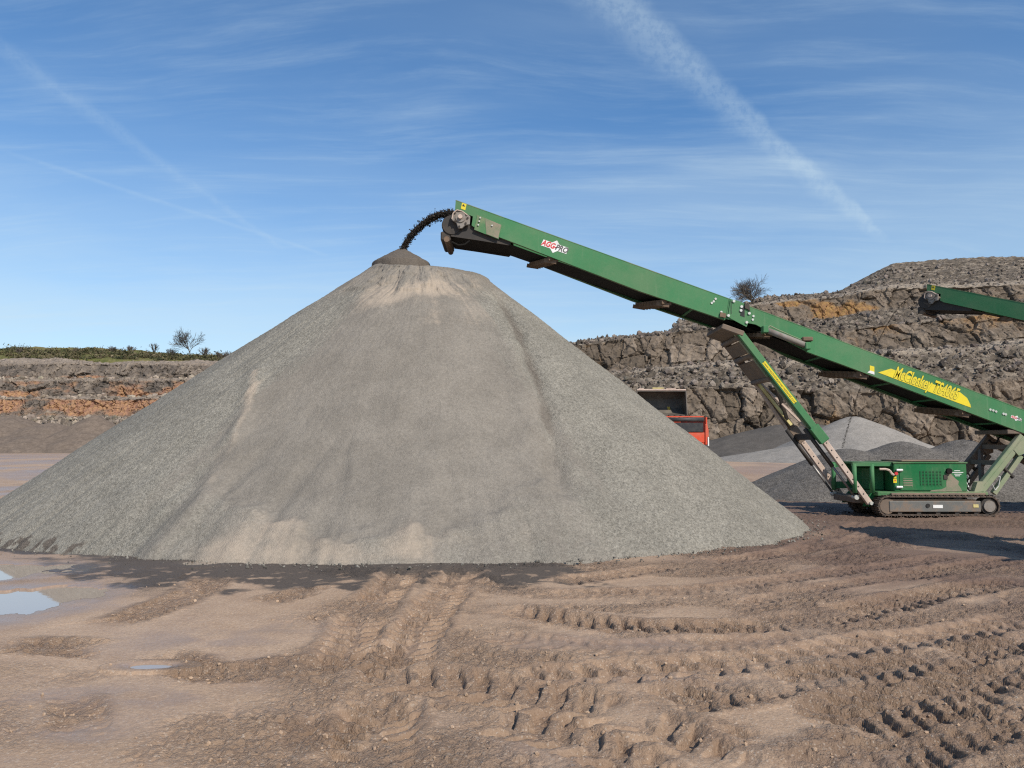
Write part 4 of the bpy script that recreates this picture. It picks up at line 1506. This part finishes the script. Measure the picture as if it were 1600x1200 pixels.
        a, c = Vector((L1.x, y, L1.z)) + off - d01 * .3, Vector((L2.x, y, L2.z)) + off * .9 - d01 * .22
        rm = MB().tube(a, a.lerp(c, .55), .050, n=12).build('leg_ram', M['darksteel'], root, smooth=True)
        MB().tube(a.lerp(c, .5), c, .032, n=10).build('ram_rod', M['chrome'], rm, smooth=True)
        MB().tube(c - Vector((0, .09, 0)), c + Vector((0, .09, 0)), .06, n=12).build('ram_eye', M['bolt'], rm)
        if near:
            s0, s1 = L0.lerp(L1, .285), L0.lerp(L1, .67)
            st_ = MB().beam((s0.x, y - .069, s0.z), (s1.x, y - .069, s1.z), .004, .095).build('name_strip', M['yellow'], up)
            m0 = s0.lerp(s1, .5)
            lettering('strip_print', 'www.mccloskeyinternational.com', (m0.x, m0.z), math.atan2(-(s1.z - s0.z), s1.x - s0.x), 0.075, M['blackprint'], st_, y - .0735, squeeze=1.3)
            MB().beam((L0.x - .10, y + .10, L0.z - .02), (L1.x - .10, y + .10, L1.z - .02), .05, .05).build('leg_pipe', M['green_pale'], up)
    # head frame between the legs and under the boom
    for t0, t1 in ((.06, .17), (.24, .40)):
        a_, b2 = L0.lerp(L1, t0), L0.lerp(L1, t1)
        MB().beam((a_.x - .06, 20.01, a_.z - .04), (b2.x - .06, 20.01, b2.z - .04), 1.34, .05).build('frame_plate', M['mudsteel'], root, bevel=.01)
    for t in (.03, .20, .42):
        a_ = L0.lerp(L1, t)
        MB().tube((a_.x - .08, YL + .07, a_.z - .05), (a_.x - .08, YR_ - .07, a_.z - .05), .07, n=12).build('cross_tube', M['mudsteel'], root, smooth=True)
    q = P(1150, 508, YN)
    MB().frame((q.x - .08, (YN + YF) / 2 + .05, q.z - .12), (.55, 0, -.20), (0, 1.52, 0), (.05, 0, .13)).build('pivot_beam', M['mudsteel'], root, bevel=.02)
    q = L1
    MB().box(q.x - .16, q.x - .02, YL + .09, YR_ - .09, q.z - .05, q.z + .11).build('cross_beam', M['darksteel'], root, bevel=.012)
    # bracing between the legs
    n0, n1 = L0.lerp(L1, .42), L0.lerp(L1, .90)
    MB().beam((n0.x, YL + .08, n0.z), (n1.x - .1, YR_ - .1, n1.z + .05), .07, .07).build('brace', M['darksteel'], root)
    MB().beam((n0.x + .1, YR_ - .1, n0.z - .05), (n1.x - .15, YL + .1, n1.z), .06, .05).build('brace', M['tansteel'], root)
    MB().beam((n0.x - .05, YR_ - .22, n0.z + .0), (n1.x - .12, YR_ - .30, n1.z + .08), .06, .07).build('brace', M['yellow_pale'], root)
    MB().beam((n0.x - .10, YR_ - .12, n0.z + .0), (n1.x - .20, YR_ - .12, n1.z + .0), .10, .06).build('brace', M['tansteel'], root)

    # --- chassis
    zt, zb = P(1450, 724, 19.15).z, P(1450, 768, 19.15).z
    x0, x1, xm = P(1335, 724, 19.15).x, P(1510, 724, 19.15).x, P(1396, 724, 19.15).x
    ch = MB().box(xm, x1, 19.15, 20.65, zb, zt).build('engine_housing', M['green_dark'], root, bevel=.02)
    MB().box(xm - .02, x1 + .015, 19.13, 20.67, zt + .002, zt + .03).build('housing_roof', M['green_dusty'], ch)
    MB().box(xm + .30, x1 - .05, 19.35, 20.45, zt + .032, zt + .075).build('roof_dirt', M['mudsteel'], ch, bevel=.02)
    # open bay in front of the engine
    bay = MB()
    bay.box(x0, xm - .01, 20.52, 20.58, zb, zb + .18).box(x0 + .42, xm - .01, 20.52, 20.58, zb + .18, zt).box(x0, x0 + .42, 20.52, 20.58, zt - .13, zt)
    bay.build('bay_back_wall', M['green_dark'], root)
    MB().box(x0 - .02, xm - .02, 19.20, 19.30, zt - .07, zt + .02).build('bay_top_rail', M['green'], root)
    MB().box(x0 + .3, xm - .03, 19.32, 20.50, zt - .03, zt + .02).build('bay_cover', M['green_dusty'], root)
    xp = P(1363, 724, 19.2).x
    for xx, yy in ((xp, 19.24), (x0 + .03, 19.24), (x0 + .03, 20.48)):
        MB().tube((xx, yy, zb - .04), (xx, yy, zt - .02), .055, n=12).build('bay_post', M['green'], root, smooth=True)
    MB().box(xp + .10, xm - .02, 19.6, 20.4, zb, zt - .12).build('fuel_tank', M['green_dark'], root, bevel=.03)
    MB().path([P(*p, 19.12) for p in ((1374, 733), (1384, 733), (1390, 735), (1394, 741), (1397, 742))], .028).build('exhaust_lever', M['tansteel'], root)
    # door, grilles, stickers
    yf = 19.15
    dr_ = MB().box(P(1405, 730, yf).x, P(1477, 730, yf).x, yf - .014, yf - .001, P(1440, 765.5, yf).z, P(1440, 729, yf).z).build('engine_door', M['green_dark'], ch)

    def rect(name, px0, px1, py0, py1, mat, parent, d0, d1, **kw):
        a_, c_ = P(px0, py1, yf), P(px1, py0, yf)
        return MB().box(a_.x, c_.x, yf - d1, yf - d0, a_.z, c_.z).build(name, mat, parent, **kw)
    gr = rect('grille', 1437, 1472, 736, 759, M['blackprint'], dr_, .0145, .017)
    for i in range(10):
        rect('grille_bar', 1437, 1472, 736.8 + 2.3 * i, 738.0 + 2.3 * i, M['green_dark'], gr, .0175, .022)
    for i in range(7):
        rect('grille_bar', 1438 + 5.4 * i, 1439.2 + 5.4 * i, 736, 759, M['green_dark'], gr, .0225, .025)
    gr = rect('small_grille', 1411.5, 1425, 747.5, 761, M['dust_plate'], dr_, .0145, .017)
    for i in range(4):
        rect('grille_bar', 1411.5, 1425, 748 + 3.6 * i, 749.6 + 3.6 * i, M['green_dark'], gr, .0175, .022)
    rect('door_latch', 1474, 1479.5, 742, 749, M['darksteel'], dr_, .0145, .03)
    for py in (734.5, 761):
        q = P(1404.5, py, yf)
        MB().tube((q.x - .075, yf - .03, q.z), (q.x + .075, yf - .03, q.z), .03, n=10).build('door_hinge', M['white'], dr_)
    q = P(1399, 739.8, yf)
    MB().tube((q.x, yf - .06, q.z), (q.x, yf - .001, q.z), .040, n=12).build('stop_button', M['red'], ch)
    ws = rect('warning_sticker', 1396, 1401, 748, 754.5, M['yellow'], ch, .001, .004)
    rect('warning_symbol', 1397.5, 1399.5, 749.5, 752, M['red'], ws, .0045, .006)
    ws = rect('warning_sticker', 1396.5, 1400.5, 744.5, 747.2, M['yellow'], ch, .001, .004)
    q = P(1481.5, 736, yf)
    MB().tube((q.x, yf - .07, q.z), (q.x, yf - .001, q.z), .070, n=16).build('filler_cap', M['rubber'], ch)
    MB().prism([xz(px, py, yf) for px, py in ((1478.5, 739), (1485, 740), (1489, 744), (1493, 748), (1498, 752), (1497, 757), (1501, 763), (1503, 767.5), (1478.5, 767.5))], yf - .006, yf - .001).build('worn_patch', M['dust_plate'], ch)
    MB().prism([xz(px, py, yf) for px, py in ((1455, 765.8), (1470, 764.5), (1478, 761), (1478, 767.8), (1452, 767.8))], yf - .020, yf - .0155).build('worn_patch', M['dust_plate'], ch)
    for px0, px1, py in ((1487, 1505, 737.6), (1491, 1500, 735), (1491, 1502, 740.4), (1492, 1500, 743)):
        rect('printed_line', px0, px1, py, py + 1.0, M['white'], ch, .001, .004)
    for i in range(6):
        zc = P(1510, 739 + 3.9 * i, yf).z
        MB().path([(x1 + .0, 19.25 + .05 * i, zc), (x1 + .09, 19.24 + .05 * i, zc - .01), (x1 + .13, 19.24 + .05 * i, zc - .09), (x1 + .12, 19.3, zc - .18)], .018).build('hose', M['white' if i % 2 else 'rubber'], root)
    # deck and front beam
    xl, xr = P(1372, 772, 19.1).x, P(1545, 772, 19.1).x
    MB().box(xl, xr, 19.12, 20.68, zb - .11, zb - .003).build('deck', M['green_dusty'], root, bevel=.015)
    MB().box(xl + .3, xr - .1, 19.045, 19.115, zb - .10, zb - .03).build('deck_edge', M['mudsteel'], root, bevel=.015)
    MB().box(L2.x - .35, xl + .05, 19.40, 20.6, .30, .46).build('nose_beam', M['mudsteel'], root, bevel=.02)
    for y in (YL + .10, YR_ - .16):
        MB().prism([(L2.x - .12, .22), (L2.x + .22, .22), (xl + .12, .35), (xl + .12, .60), (L2.x + .12, .58), (L2.x - .02, .42)], y, y + .05).build('leg_lug', M['green_dark'], root)
    MB().tube((L2.x, YL - .12, L2.z + .02), (L2.x, YR_ + .12, L2.z + .02), .045, n=12).build('hinge_pin', M['bolt'], root)
    # --- crawler tracks
    tx0, tx1, th_ = P(1373, 800, 19.0).x, P(1563, 800, 19.0).x, .50
    rr_ = th_ / 2
    cl_, cr_ = tx0 + rr_, tx1 - rr_
    per = 2 * (cr_ - cl_) + math.tau * rr_
    ns = 44
    shoe = None
    for y in (19.0, 20.35):
        tr = empty('track', (cl_ - root.location.x, y + .2 - root.location.y, -root.location.z))
        tr.parent = root
        to = parent_origin(tr)
        for i in range(ns):
            s_ = per * i / ns
            lin = cr_ - cl_
            if s_ < lin:
                c_, an = Vector((cl_ + s_, 0, .02)), math.pi
            elif s_ < lin + math.pi * rr_:
                t_ = (s_ - lin) / rr_ - math.pi / 2
                c_, an = Vector((cr_ + rr_ * math.cos(t_), 0, rr_ + rr_ * math.sin(t_))), t_ + math.pi / 2 + math.pi
            elif s_ < 2 * lin + math.pi * rr_:
                c_, an = Vector((cr_ - (s_ - lin - math.pi * rr_), 0, th_)), 0.0
            else:
                t_ = (s_ - 2 * lin - math.pi * rr_) / rr_ + math.pi / 2
                c_, an = Vector((cl_ + rr_ * math.cos(t_), 0, rr_ + rr_ * math.sin(t_))), t_ - math.pi / 2
            if shoe is None:
                w_ = per / ns * .94
                me = MB().box(-w_ / 2, w_ / 2, -.2, .2, -.035, 0.0).box(-w_ / 2, -w_ / 2 + .018, -.2, .2, .001, .030).box(-.01, .01, -.2, .2, .001, .022)
                ob = me.build('track_shoe', M['shoe'])
                shoe = ob.data
                bpy.data.objects.remove(ob)
            so_ = bpy.data.objects.new('track_shoe', shoe)
            COL.objects.link(so_)
            so_.parent = tr
            so_.location = (c_.x - to.x, 0, c_.z - to.z)
            so_.rotation_euler = (0, -an if abs(an) > 1e-6 else 0, 0)
        fr_ = MB()
        a_, b2 = P(1391, 800, 19.0), P(1534, 783, 19.0)
        fr_.box(a_.x, b2.x, y + .03, y + .37, .105, .375).build('track_frame', M['trackframe'], tr, bevel=.015)
        MB().box(a_.x + .05, b2.x - .1, y + .05, y + .33, .377, .41).build('track_mud', M['mudsteel'], tr, bevel=.015)
        MB().tube((cr_, y + .0, rr_), (cr_, y + .36, rr_), .14, n=18).build('sprocket', M['greysteel'], tr)
        MB().tube((cr_, y + .04, rr_), (cr_, y + .32, rr_), .20, n=14).build('drive_wheel', M['darksteel'], tr)
        MB().tube((cl_, y + .05, rr_), (cl_, y + .35, rr_), .19, n=16).build('idler_wheel', M['mudsteel'], tr)
        for i in range(5):
            xx = cl_ + .3 + i * (cr_ - cl_ - .6) / 4
            MB().tube((xx, y + .06, .085), (xx, y + .34, .085), .055, n=10).build('road_wheel', M['darksteel'], tr)
        if y < 19.5:
            def on(px0, px1, py0, py1, nm, ma):
                u, v = P(px0, py1, 19.02), P(px1, py0, 19.02)
                MB().box(u.x, v.x, y + .018, y + .0295, u.z, v.z).build(nm, M[ma], tr)
            on(1458, 1473, 789, 794, 'maker_plate', 'white')
            on(1521, 1529, 788, 793, 'yellow_plate', 'yellow_pale')
            q = P(1450, 790, 19.02)
            MB().tube((q.x, y + .012, q.z), (q.x, y + .0295, q.z), .05, n=14).build('frame_hole', M['blackprint'], tr)
    # --- rear struts carrying the tail
    for y, ma, sd in ((19.28, 'green_pale', 1), (20.55, 'mudsteel', -1)):  # far struts take a darker steel, their shade put into the colour
        a_, b2 = P(1531, 765, 19.28), P(1597, 682, 19.28)
        stt = MB().beam((a_.x, y, a_.z), (b2.x, y, b2.z), .16, .22).build('rear_strut', M[ma], root, bevel=.015)
        MB().beam((a_.x + .02, y - sd * .085, a_.z - .02), (b2.x + .02, y - sd * .085, b2.z - .02), .008, .10).build('strut_rib', M[ma], stt)
        c_, d2 = P(1552, 771, 19.28), P(1594, 712, 19.28)
        MB().beam((c_.x, y + .0, c_.z), (d2.x, y, d2.z), .12, .11).build('stay', M[ma], stt)
        MB().prism([xz(px, py, 19.28) for px, py in ((1519, 768), (1524, 753), (1531, 752), (1537, 767)) ], y - .09, y + .09).build('strut_foot', M[ma], stt)
        MB().prism([xz(px, py, 19.28) for px, py in ((1580, 703), (1590, 690), (1598, 684), (1598, 708), (1588, 712))], y - .10, y + .10).build('strut_gusset', M[ma], stt)
        MB().tube((c_.x + .5, y - sd * .02, c_.z + .4), (d2.x - .5, y - sd * .02, d2.z - .25), .05, n=10).build('tail_ram', M['darksteel'], stt)
        e0, e1 = P(1600, 690, 19.28), P(1700, 760, 19.28)
        MB().beam((e0.x, y, e0.z), (e1.x + .3, y, e1.z), .14, .18).build('tail_strut', M[ma], root, bevel=.015)
    q0, q1 = P(1532, 690, 19.9), P(1600, 686, 19.9)
    for f in (.25, .55):
        a_, b2 = P(1531, 765, 19.28).lerp(P(1597, 682, 19.28), f + .25), 0
        MB().box(a_.x - .07, a_.x + .05, 19.36, 20.46, a_.z - .06, a_.z + .06).build('strut_tie', M['mudsteel'], root)
    b2 = P(1597, 682, 19.28)
    MB().box(b2.x - .40, b2.x + .25, 19.22, 20.60, b2.z + .06, b2.z + .17).build('tail_cradle', M['mudsteel'], root, bevel=.015)
    MB().beam(P(1534, 757, 19.5), Vector((b2.x - .35, 20.45, b2.z - .35)), .09, .09).build('strut_brace', M['mudsteel'], root)
    pts = [P(*p, 19.22) for p in ((1550, 756), (1555, 766), (1560, 760), (1563, 745), (1559, 744))]
    MB().path(pts, .013).build('locking_wire', M['bolt'], root)
    pts = [P(*p, 19.6) for p in ((1592, 700), (1596, 712), (1601, 718), (1606, 714))]
    MB().path(pts, .02).build('hose', M['rubber'], root)
    pts = [P(*p, 19.9) for p in ((1545, 687), (1550, 692), (1557, 692), (1561, 684), (1568, 682))]
    MB().path(pts, .02).build('hose', M['rubber'], root)
    # feed hopper at the tail (outside the picture)
    hxx = P(1868, 745, YN).x
    hp_ = MB()
    for ys0, ys1 in ((YN - .02, YN - .45), (YF + .02, YF + .45)):
        hp_.add([(hxx - 2.6, ys0, 1.75), (hxx, ys0, .85), (hxx + .2, ys1, 1.9), (hxx - 2.8, ys1, 2.45), (hxx - 2.6, ys0 + .03, 1.75), (hxx, ys0 + .03, .85), (hxx + .2, ys1 + .03, 1.9), (hxx - 2.8, ys1 + .03, 2.45)],
                [(0, 1, 2, 3), (7, 6, 5, 4), (0, 4, 5, 1), (1, 5, 6, 2), (2, 6, 7, 3), (3, 7, 4, 0)])
    hp_.build('feed_hopper', M['green'], root)
    MB().tube((hxx, YN + .05, .82), (hxx, YF - .05, .82), .24, n=16).build('tail_drum', M['darksteel'], root)
    return root


conv = build_conveyor()
tag(conv, 'green tracked conveyor dropping stone onto the big stockpile', 'conveyor', 'stockpile conveyors')

# second conveyor, head showing at the right edge
conv2 = copy_tree(conv, None, skip=('badge', 'name_stripe', 'sticker_text', 'cover_plate'))
h2 = P(1462, 458, 28.0)
h1 = P(718, 340, YN + .7)
ang2 = R(-47)
rel = Vector((h1.x - 10.6, 0, 0))
conv2.rotation_euler = (0, 0, ang2)
vv = Matrix.Rotation(ang2, 3, 'Z') @ rel
conv2.location = (h2.x - vv.x, h2.y - vv.y, h2.z - h1.z)
tag(conv2, 'second green conveyor, only its dusty head jutting in at the right edge', 'conveyor', 'stockpile conveyors')


# ---- falling stone --------------------------------------------------
def stream(name, pts, n, spread, size, label, stray=.22):
    pts = [np.array(p) for p in pts]
    seg = np.array([np.linalg.norm(b - a) for a, b in zip(pts[:-1], pts[1:])])
    cum = np.concatenate([[0], np.cumsum(seg)]) / seg.sum()
    t = rng.random(n)
    C = np.stack([np.interp(t, cum, [p[i] for p in pts]) for i in range(3)], -1)
    s0, s1 = spread
    sd = (s0 + (s1 - s0) * t)[:, None]
    off = rng.normal(0, 1, (n, 3)) * sd * np.array([.45, 1.0, .45])
    far_ = rng.random(n) < stray
    off[far_] *= np.array([2.4, 1.3, 2.4])
    S = size * (.4 + rng.random(n) ** 2 * 1.1)
    tint = np.clip(np.array([[.032, .027, .023]]) * rng.uniform(.5, 1.8, (n, 1)), .01, .3)
    o = rock_cloud(name, C + off, S, tint, M['stone'], None, TET_V, TET_F)
    return tag(o, label, 'falling stone', kind='stuff')


stream('falling_gravel', [P(*p, 19.95) for p in ((712, 335), (700, 334), (686, 336.5), (670, 344), (655, 355), (643, 368), (634, 381), (629, 392))], 26000, (.052, .036), .016, 'dark stone pouring from the conveyor head onto the crest')
stream('falling_gravel', [P(1447 - 131 * t, 454 + 246 * t * t, 28.0) for t in np.linspace(0, 1, 14)], 2600, (.018, .034), .010, 'thin dark stone stream from the second conveyor', .06)


# ---- red tipper truck and wheel loader beyond the pile --------------
def build_truck():
    r0, r1 = P(1037, 700, 46), P(1107, 700, 46)
    x0, x1, y0, y1 = r0.x, r1.x, 46.0, 52.6
    zt, zb = P(1080, 650, 46).z, P(1080, 692, 46).z
    root = empty('tipper_truck', ((x0 + x1) / 2, 49.0, 0))
    # tipping body: floor, sides, front
    b = MB()
    b.box(x0 + .10, x1 - .10, y0 + .05, y1, zb - .10, zb + .02)
    b.box(x0 + .02, x0 + .10, y0 + .10, y1, zb, zt - .06).box(x1 - .10, x1 - .02, y0 + .10, y1, zb, zt - .06)
    b.box(x0 + .1, x1 - .1, y1 - .08, y1, zb, zt - .06)
    b.build('tipping_body', M['truckred'], root)
    tg = MB().box(x0 + .16, x1 - .20, y0 + .02, y0 + .09, zb + .02, zb + .62).build('tailgate', M['truckred'], root, bevel=.02)
    MB().box(x0 + .18, x1 - .28, y0 - .03, y0 + .08, zb + .64, zt - .38).build('tailgate_flap', M['blacktarp'], root, bevel=.03)
    MB().tube((x0 + .05, y0 - .02, zt - .22), (x1 - .26, y0 - .02, zt - .22), .13, n=14).build('rolled_sheet', M['blacktarp'], root, smooth=True)
    MB().box(x0 + .02, x1 - .25, y0, y0 + .08, zt - .07, zt).build('top_rail', M['truckred'], root)
    for xx in (x0 + .04, x1 - .20):
        MB().prism([(xx, zb - .12), (xx + .20, zb - .12), (xx + .22, zt - .85), (xx + .16, zt - .52), (xx + .02, zt - .48)], y0 - .05, y0 + .16).build('corner_post', M['truckred'], root, bevel=.03)
    MB().box(x1 - .05, x1 + .02, y0 - .09, y0 - .055, zb - .18, zb + .35).build('marker_board', M['white'], root)
    MB().box(x0 + .55, x1 - .55, y0 + .4, 55.6, .85, 1.15).build('chassis', M['darksteel'], root)
    MB().box(x0 + .15, x1 - .15, y0 + .10, y0 + .25, .75, 1.0).build('rear_bumper', M['darksteel'], root)
    for xx in (x0 + .25, x1 - .55):
        MB().box(xx, xx + .30, y0 + .05, y0 + .10, .80, .95).build('tail_light', M['red'], root)
    cab = MB().box(x0 + .05, x1 - .05, 53.3, 55.6, .9, 3.2).build('cab', M['truckred'], root, bevel=.12)
    MB().box(x0 + .25, x1 - .25, 53.26, 53.295, 2.1, 2.9).build('rear_window', M['glass'], cab)
    for yy in (47.3, 48.7, 54.3):
        for xx in (x0 + .02, x1 - .47):
            w = MB().tube((xx, yy, .52), (xx + .45, yy, .52), .52, n=20).build('wheel', M['rubber'], root)
            MB().tube((xx - .01, yy, .52), (xx + .46, yy, .52), .27, n=14).build('rim', M['greysteel'], w)
    return tag(root, 'red tipper truck seen from behind past the right flank of the stockpile', 'truck')


def build_loader(lx, ly):
    """wheel loader facing the camera with its bucket up, built round its bucket"""
    root = empty('wheel_loader', (lx, ly + 4.5, 0))
    w = 1.62
    zt, zb = P(1030, 611, ly).z, P(1030, 647, ly).z
    # bucket: open towards -Y
    bk = MB()
    sec = [(0, zt), (.95, zt - .05), (1.25, zt - .45), (1.25, zb + .45), (.95, zb + .10), (-.25, zb - .10)]
    t = .05
    for (ya, za), (yb, zb_) in zip(sec[:-1], sec[1:]):
        a, b = Vector((lx, ly + ya, za)), Vector((lx, ly + yb, zb_))
        bk.beam(a, b, 2 * w, t, side=(1, 0, 0))
    bucket = bk.build('bucket', M['bucket'], root)
    for sx in (-1, 1):
        sp = MB()
        xs = (lx + sx * w - .03, lx + sx * w + .03)
        pts = [(ly + y_, z_) for y_, z_ in sec]
        n = len(pts)
        sp.add([(xs[0], y_, z_) for y_, z_ in pts] + [(xs[1], y_, z_) for y_, z_ in pts], [tuple(range(n)), tuple(range(2 * n - 1, n - 1, -1))] + [(i, n + i, n + (i + 1) % n, (i + 1) % n) for i in range(n)])
        sp.build('bucket_side', M['bucket'], bucket)
    MB().box(lx - w, lx + w, ly - .02, ly + .10, zt + .03, zt + .13).build('spill_guard', M['tansteel'], bucket, bevel=.02)
    for i, (a, b) in enumerate(((-1.5, -1.15), (-.6, .15), (.3, .95))):
        MB().box(lx + a, lx + b, ly - .03, ly + .06, zt + .132, zt + .20 + .03 * (i == 1)).build('spill_plate', M['yellow_pale' if i == 1 else 'tansteel'], bucket, bevel=.02)
    MB().box(lx - w, lx + w, ly - .45, ly - .22, zb - .16, zb - .08).build('cutting_edge', M['bucket'], bucket)
    for i in range(9):
        xx = lx - w + .1 + i * (2 * w - .2) / 8
        MB().prism([(xx - .06, zb - .15), (xx + .06, zb - .15), (xx + .06, zb - .08), (xx - .06, zb - .08)], ly - .65, ly - .44).build('tooth', M['darksteel'], bucket)
    # arms, body, cab, wheels
    for sx in (-.7, .7):
        MB().beam((lx + sx, ly + 1.2, zb + .5), (lx + sx, ly + 4.2, 2.1), .18, .38, side=(1, 0, 0)).build('lift_arm', M['loader'], root)
        MB().tube((lx + sx * .6, ly + 1.6, zb + .1), (lx + sx * .6, ly + 4.3, 1.5), .09, n=10).build('lift_ram', M['chrome'], root)
    MB().box(lx - .75, lx + .75, ly + 3.9, ly + 5.2, .75, 2.0).build('front_frame', M['loader'], root, bevel=.06)
    MB().box(lx - 1.05, lx + 1.05, ly + 6.6, ly + 9.2, .9, 2.35).build('engine_cover', M['loader'], root, bevel=.12)
    cab = MB().box(lx - .8, lx + .8, ly + 5.2, ly + 6.6, 1.5, 3.3).build('cab', M['loader'], root, bevel=.08)
    MB().box(lx - .7, lx + .7, ly + 5.15, ly + 5.195, 2.0, 3.1).build('windscreen', M['glass'], cab)
    for yy in (ly + 4.5, ly + 7.7):
        for xx in (lx - 1.45, lx + .85):
            wh = MB().tube((xx, yy, .85), (xx + .6, yy, .85), .85, n=24).build('wheel', M['rubber'], root)
            MB().tube((xx - .01, yy, .85), (xx + .61, yy, .85), .42, n=16).build('rim', M['loader'], wh)
    return root


truck = build_truck()
bx = P(1034, 640, 50.5)
ldr = tag(build_loader(bx.x, 50.5), 'wheel loader lifting its wide steel bucket over the red truck', 'wheel loader')

shadow_ldr = copy_tree(ldr)  # loader copy out of view, added for the shadow it throws across the mud
shadow_ldr.rotation_euler = (0, 0, R(-90))
shadow_ldr.location = (10.6 + 4.5, 10.2, 0)
tag(shadow_ldr, 'unseen wheel loader added beyond the right edge to shadow the mud', 'wheel loader')


# ---- bare trees and scrub ------------------------------------------
def branch(segs, p, d, l, r, lvl, maxl, rs, spread):
    n = 3 if lvl < 2 else 2
    for i in range(n):
        d2 = (d + Vector((rs.uniform(-.16, .16), rs.uniform(-.16, .16), rs.uniform(-.02, .12)))).normalized()
        q = p + d2 * (l / n)
        r2 = r * (1 - .22 / n * (1.3 if lvl else .7))
        segs.append((p, q, r, r2, lvl))
        p, d, r = q, d2, r2
        if lvl < maxl and (lvl > 0 or i > 0):
            for _ in range(1 if lvl else 2):
                a = d.orthogonal().normalized()
                a.rotate(Matrix.Rotation(rs.uniform(0, math.tau), 3, d))
                nd = (d * math.cos(spread * rs.uniform(.7, 1.3)) + a * math.sin(spread)).normalized()
                branch(segs, p, nd, max(l, .42 if lvl == 0 else 0) * rs.uniform(.62, .95), r * .58, lvl + 1, maxl, rs, spread)
    if lvl < maxl:
        for _ in range(3 if lvl == 0 else 2):
            a = d.orthogonal().normalized()
            a.rotate(Matrix.Rotation(rs.uniform(0, math.tau), 3, d))
            nd = (d * math.cos(spread * .7) + a * math.sin(spread * .7)).normalized()
            branch(segs, p, nd, max(l, .42 if lvl == 0 else 0) * rs.uniform(.7, .95), r * .70, lvl + 1, maxl, rs, spread)


def bare_tree(name, base, h, label, cat, seed, maxl=4, spread=.75, r=None, group=None, trunks=1, twig=.018, l0=.55):
    rs = random.Random(seed)
    root = empty(name, base)
    segs = []
    for i in range(trunks):
        lean = Vector((rs.uniform(-.5, .5), rs.uniform(-.3, .3), 1)).normalized() if trunks > 1 else Vector((.03, 0, 1))
        branch(segs, Vector((0, 0, 0)), lean, l0, .05, 0, maxl, rs, spread)
    top = max(s[1].z for s in segs)
    f = h / top
    tr, cr = MB(), MB()
    for a, b, r0, r1, lvl in segs:
        (tr if lvl < 1 else cr).tube(a * f + Vector(base), b * f + Vector(base), max(r0 * f * .75, twig), max(r1 * f * .75, twig * .8), n=6 if lvl < 2 else 3, cap=False)
    tr.build('trunk', M['bark'], root)
    cr.build('crown', M['twig'] if trunks > 1 else M['bark'], root)
    return tag(root, label, cat, group)


hg = (gX, gY, gZ)


def hill_spot(px, Y):
    x = (px - 800) / 1200 * Y
    return (x, Y, height_at(hg, x, Y) - .3)


bare_tree('bare_tree', hill_spot(295, 205), 8.2, 'large leafless tree on the grassy skyline left of the stockpile', 'tree', 4, 4, .62, twig=.028)
bare_tree('bare_tree', hill_spot(237, 208), 3.9, 'small slender leafless tree on the left skyline', 'tree', 9, 3, .45, twig=.03)
def wall_spot(px, row):
    X, Y, Z, _ = qr_grid
    j = int(np.argmin(np.abs(ur - px)))
    i = row
    return (float(X[i, j]), float(Y[i, j]) , float(Z[i, j]) - .3)


bare_tree('bare_tree', wall_spot(1178, 226), 6.0, 'leafless branching tree on the quarry rim above the conveyor joint', 'tree', 21, 4, .80, trunks=3, twig=.016, l0=.35)
SHR = [(262, 203, 3.4, 'thin bare shrub just left of the large skyline tree'), (318, 203, 3.6, 'leaning bare shrub just right of the large skyline tree'), (340, 200, 3.0, 'grey twiggy shrub where the skyline meets the stockpile'),
       (200, 207, 2.7, 'pale rounded shrub at the middle of the left skyline'), (170, 205, 2.5, 'dark bare shrub on the left skyline'), (115, 204, 2.0, 'low dark shrub on the left part of the grassy skyline'),
       (25, 200, 2.2, 'brownish shrub near the left end of the skyline'), (355, 199, 3.2, 'bare shrub closest to the flank of the stockpile')]
for i, (px, Y, h, lab) in enumerate(SHR):
    bare_tree('shrub', hill_spot(px, Y), h, lab, 'shrub', 60 + i, 2, .55, group='shrubs on the left skyline', trunks=4, twig=.035)


# scrub clumps covering the grassy land: countless small leaves
def scrub(n):
    ii = rng.integers(0, gX.shape[0] * 2 // 3, n)
    vis = np.nonzero((ul > -80) & (ul < 420))[0]
    jj = rng.choice(vis, n)
    C = np.stack([gX[ii, jj], gY[ii, jj] - .4, gZ[ii, jj]], -1)
    den = fbm2(C[:, 0] / 6, C[:, 1] / 6, 3, 700)
    C = C[den > -.05]
    V, F, Tn = [], [], []
    m = 26
    k0 = len(C)
    sz = rng.uniform(.35, 1.0, (k0, 1, 1))
    off = rng.normal(0, 1, (k0, m, 3)) * np.array([1.0, 1.0, .55]) * sz
    off[..., 2] = np.abs(off[..., 2])
    ctr = (C[:, None, :] + off).reshape(-1, 3)
    tri = rng.normal(0, .20, (len(ctr), 3, 3)) + ctr[:, None, :]
    base = np.array([[.085, .085, .035], [.14, .115, .06], [.05, .06, .028], [.17, .14, .085]])
    tc_ = base[rng.integers(0, 4, k0)]
    tint = np.repeat(tc_, m * 3, 0) * rng.uniform(.7, 1.3, (k0 * m * 3, 1))
    o = tri_mesh('scrub', tri.reshape(-1, 3), np.arange(len(ctr) * 3).reshape(-1, 3), M['stone'], {'tint': tint})
    return tag(o, 'low brown and green scrub covering the grassy rim', 'scrub', kind='stuff')


scrub(1500)

bpy.context.view_layer.update()
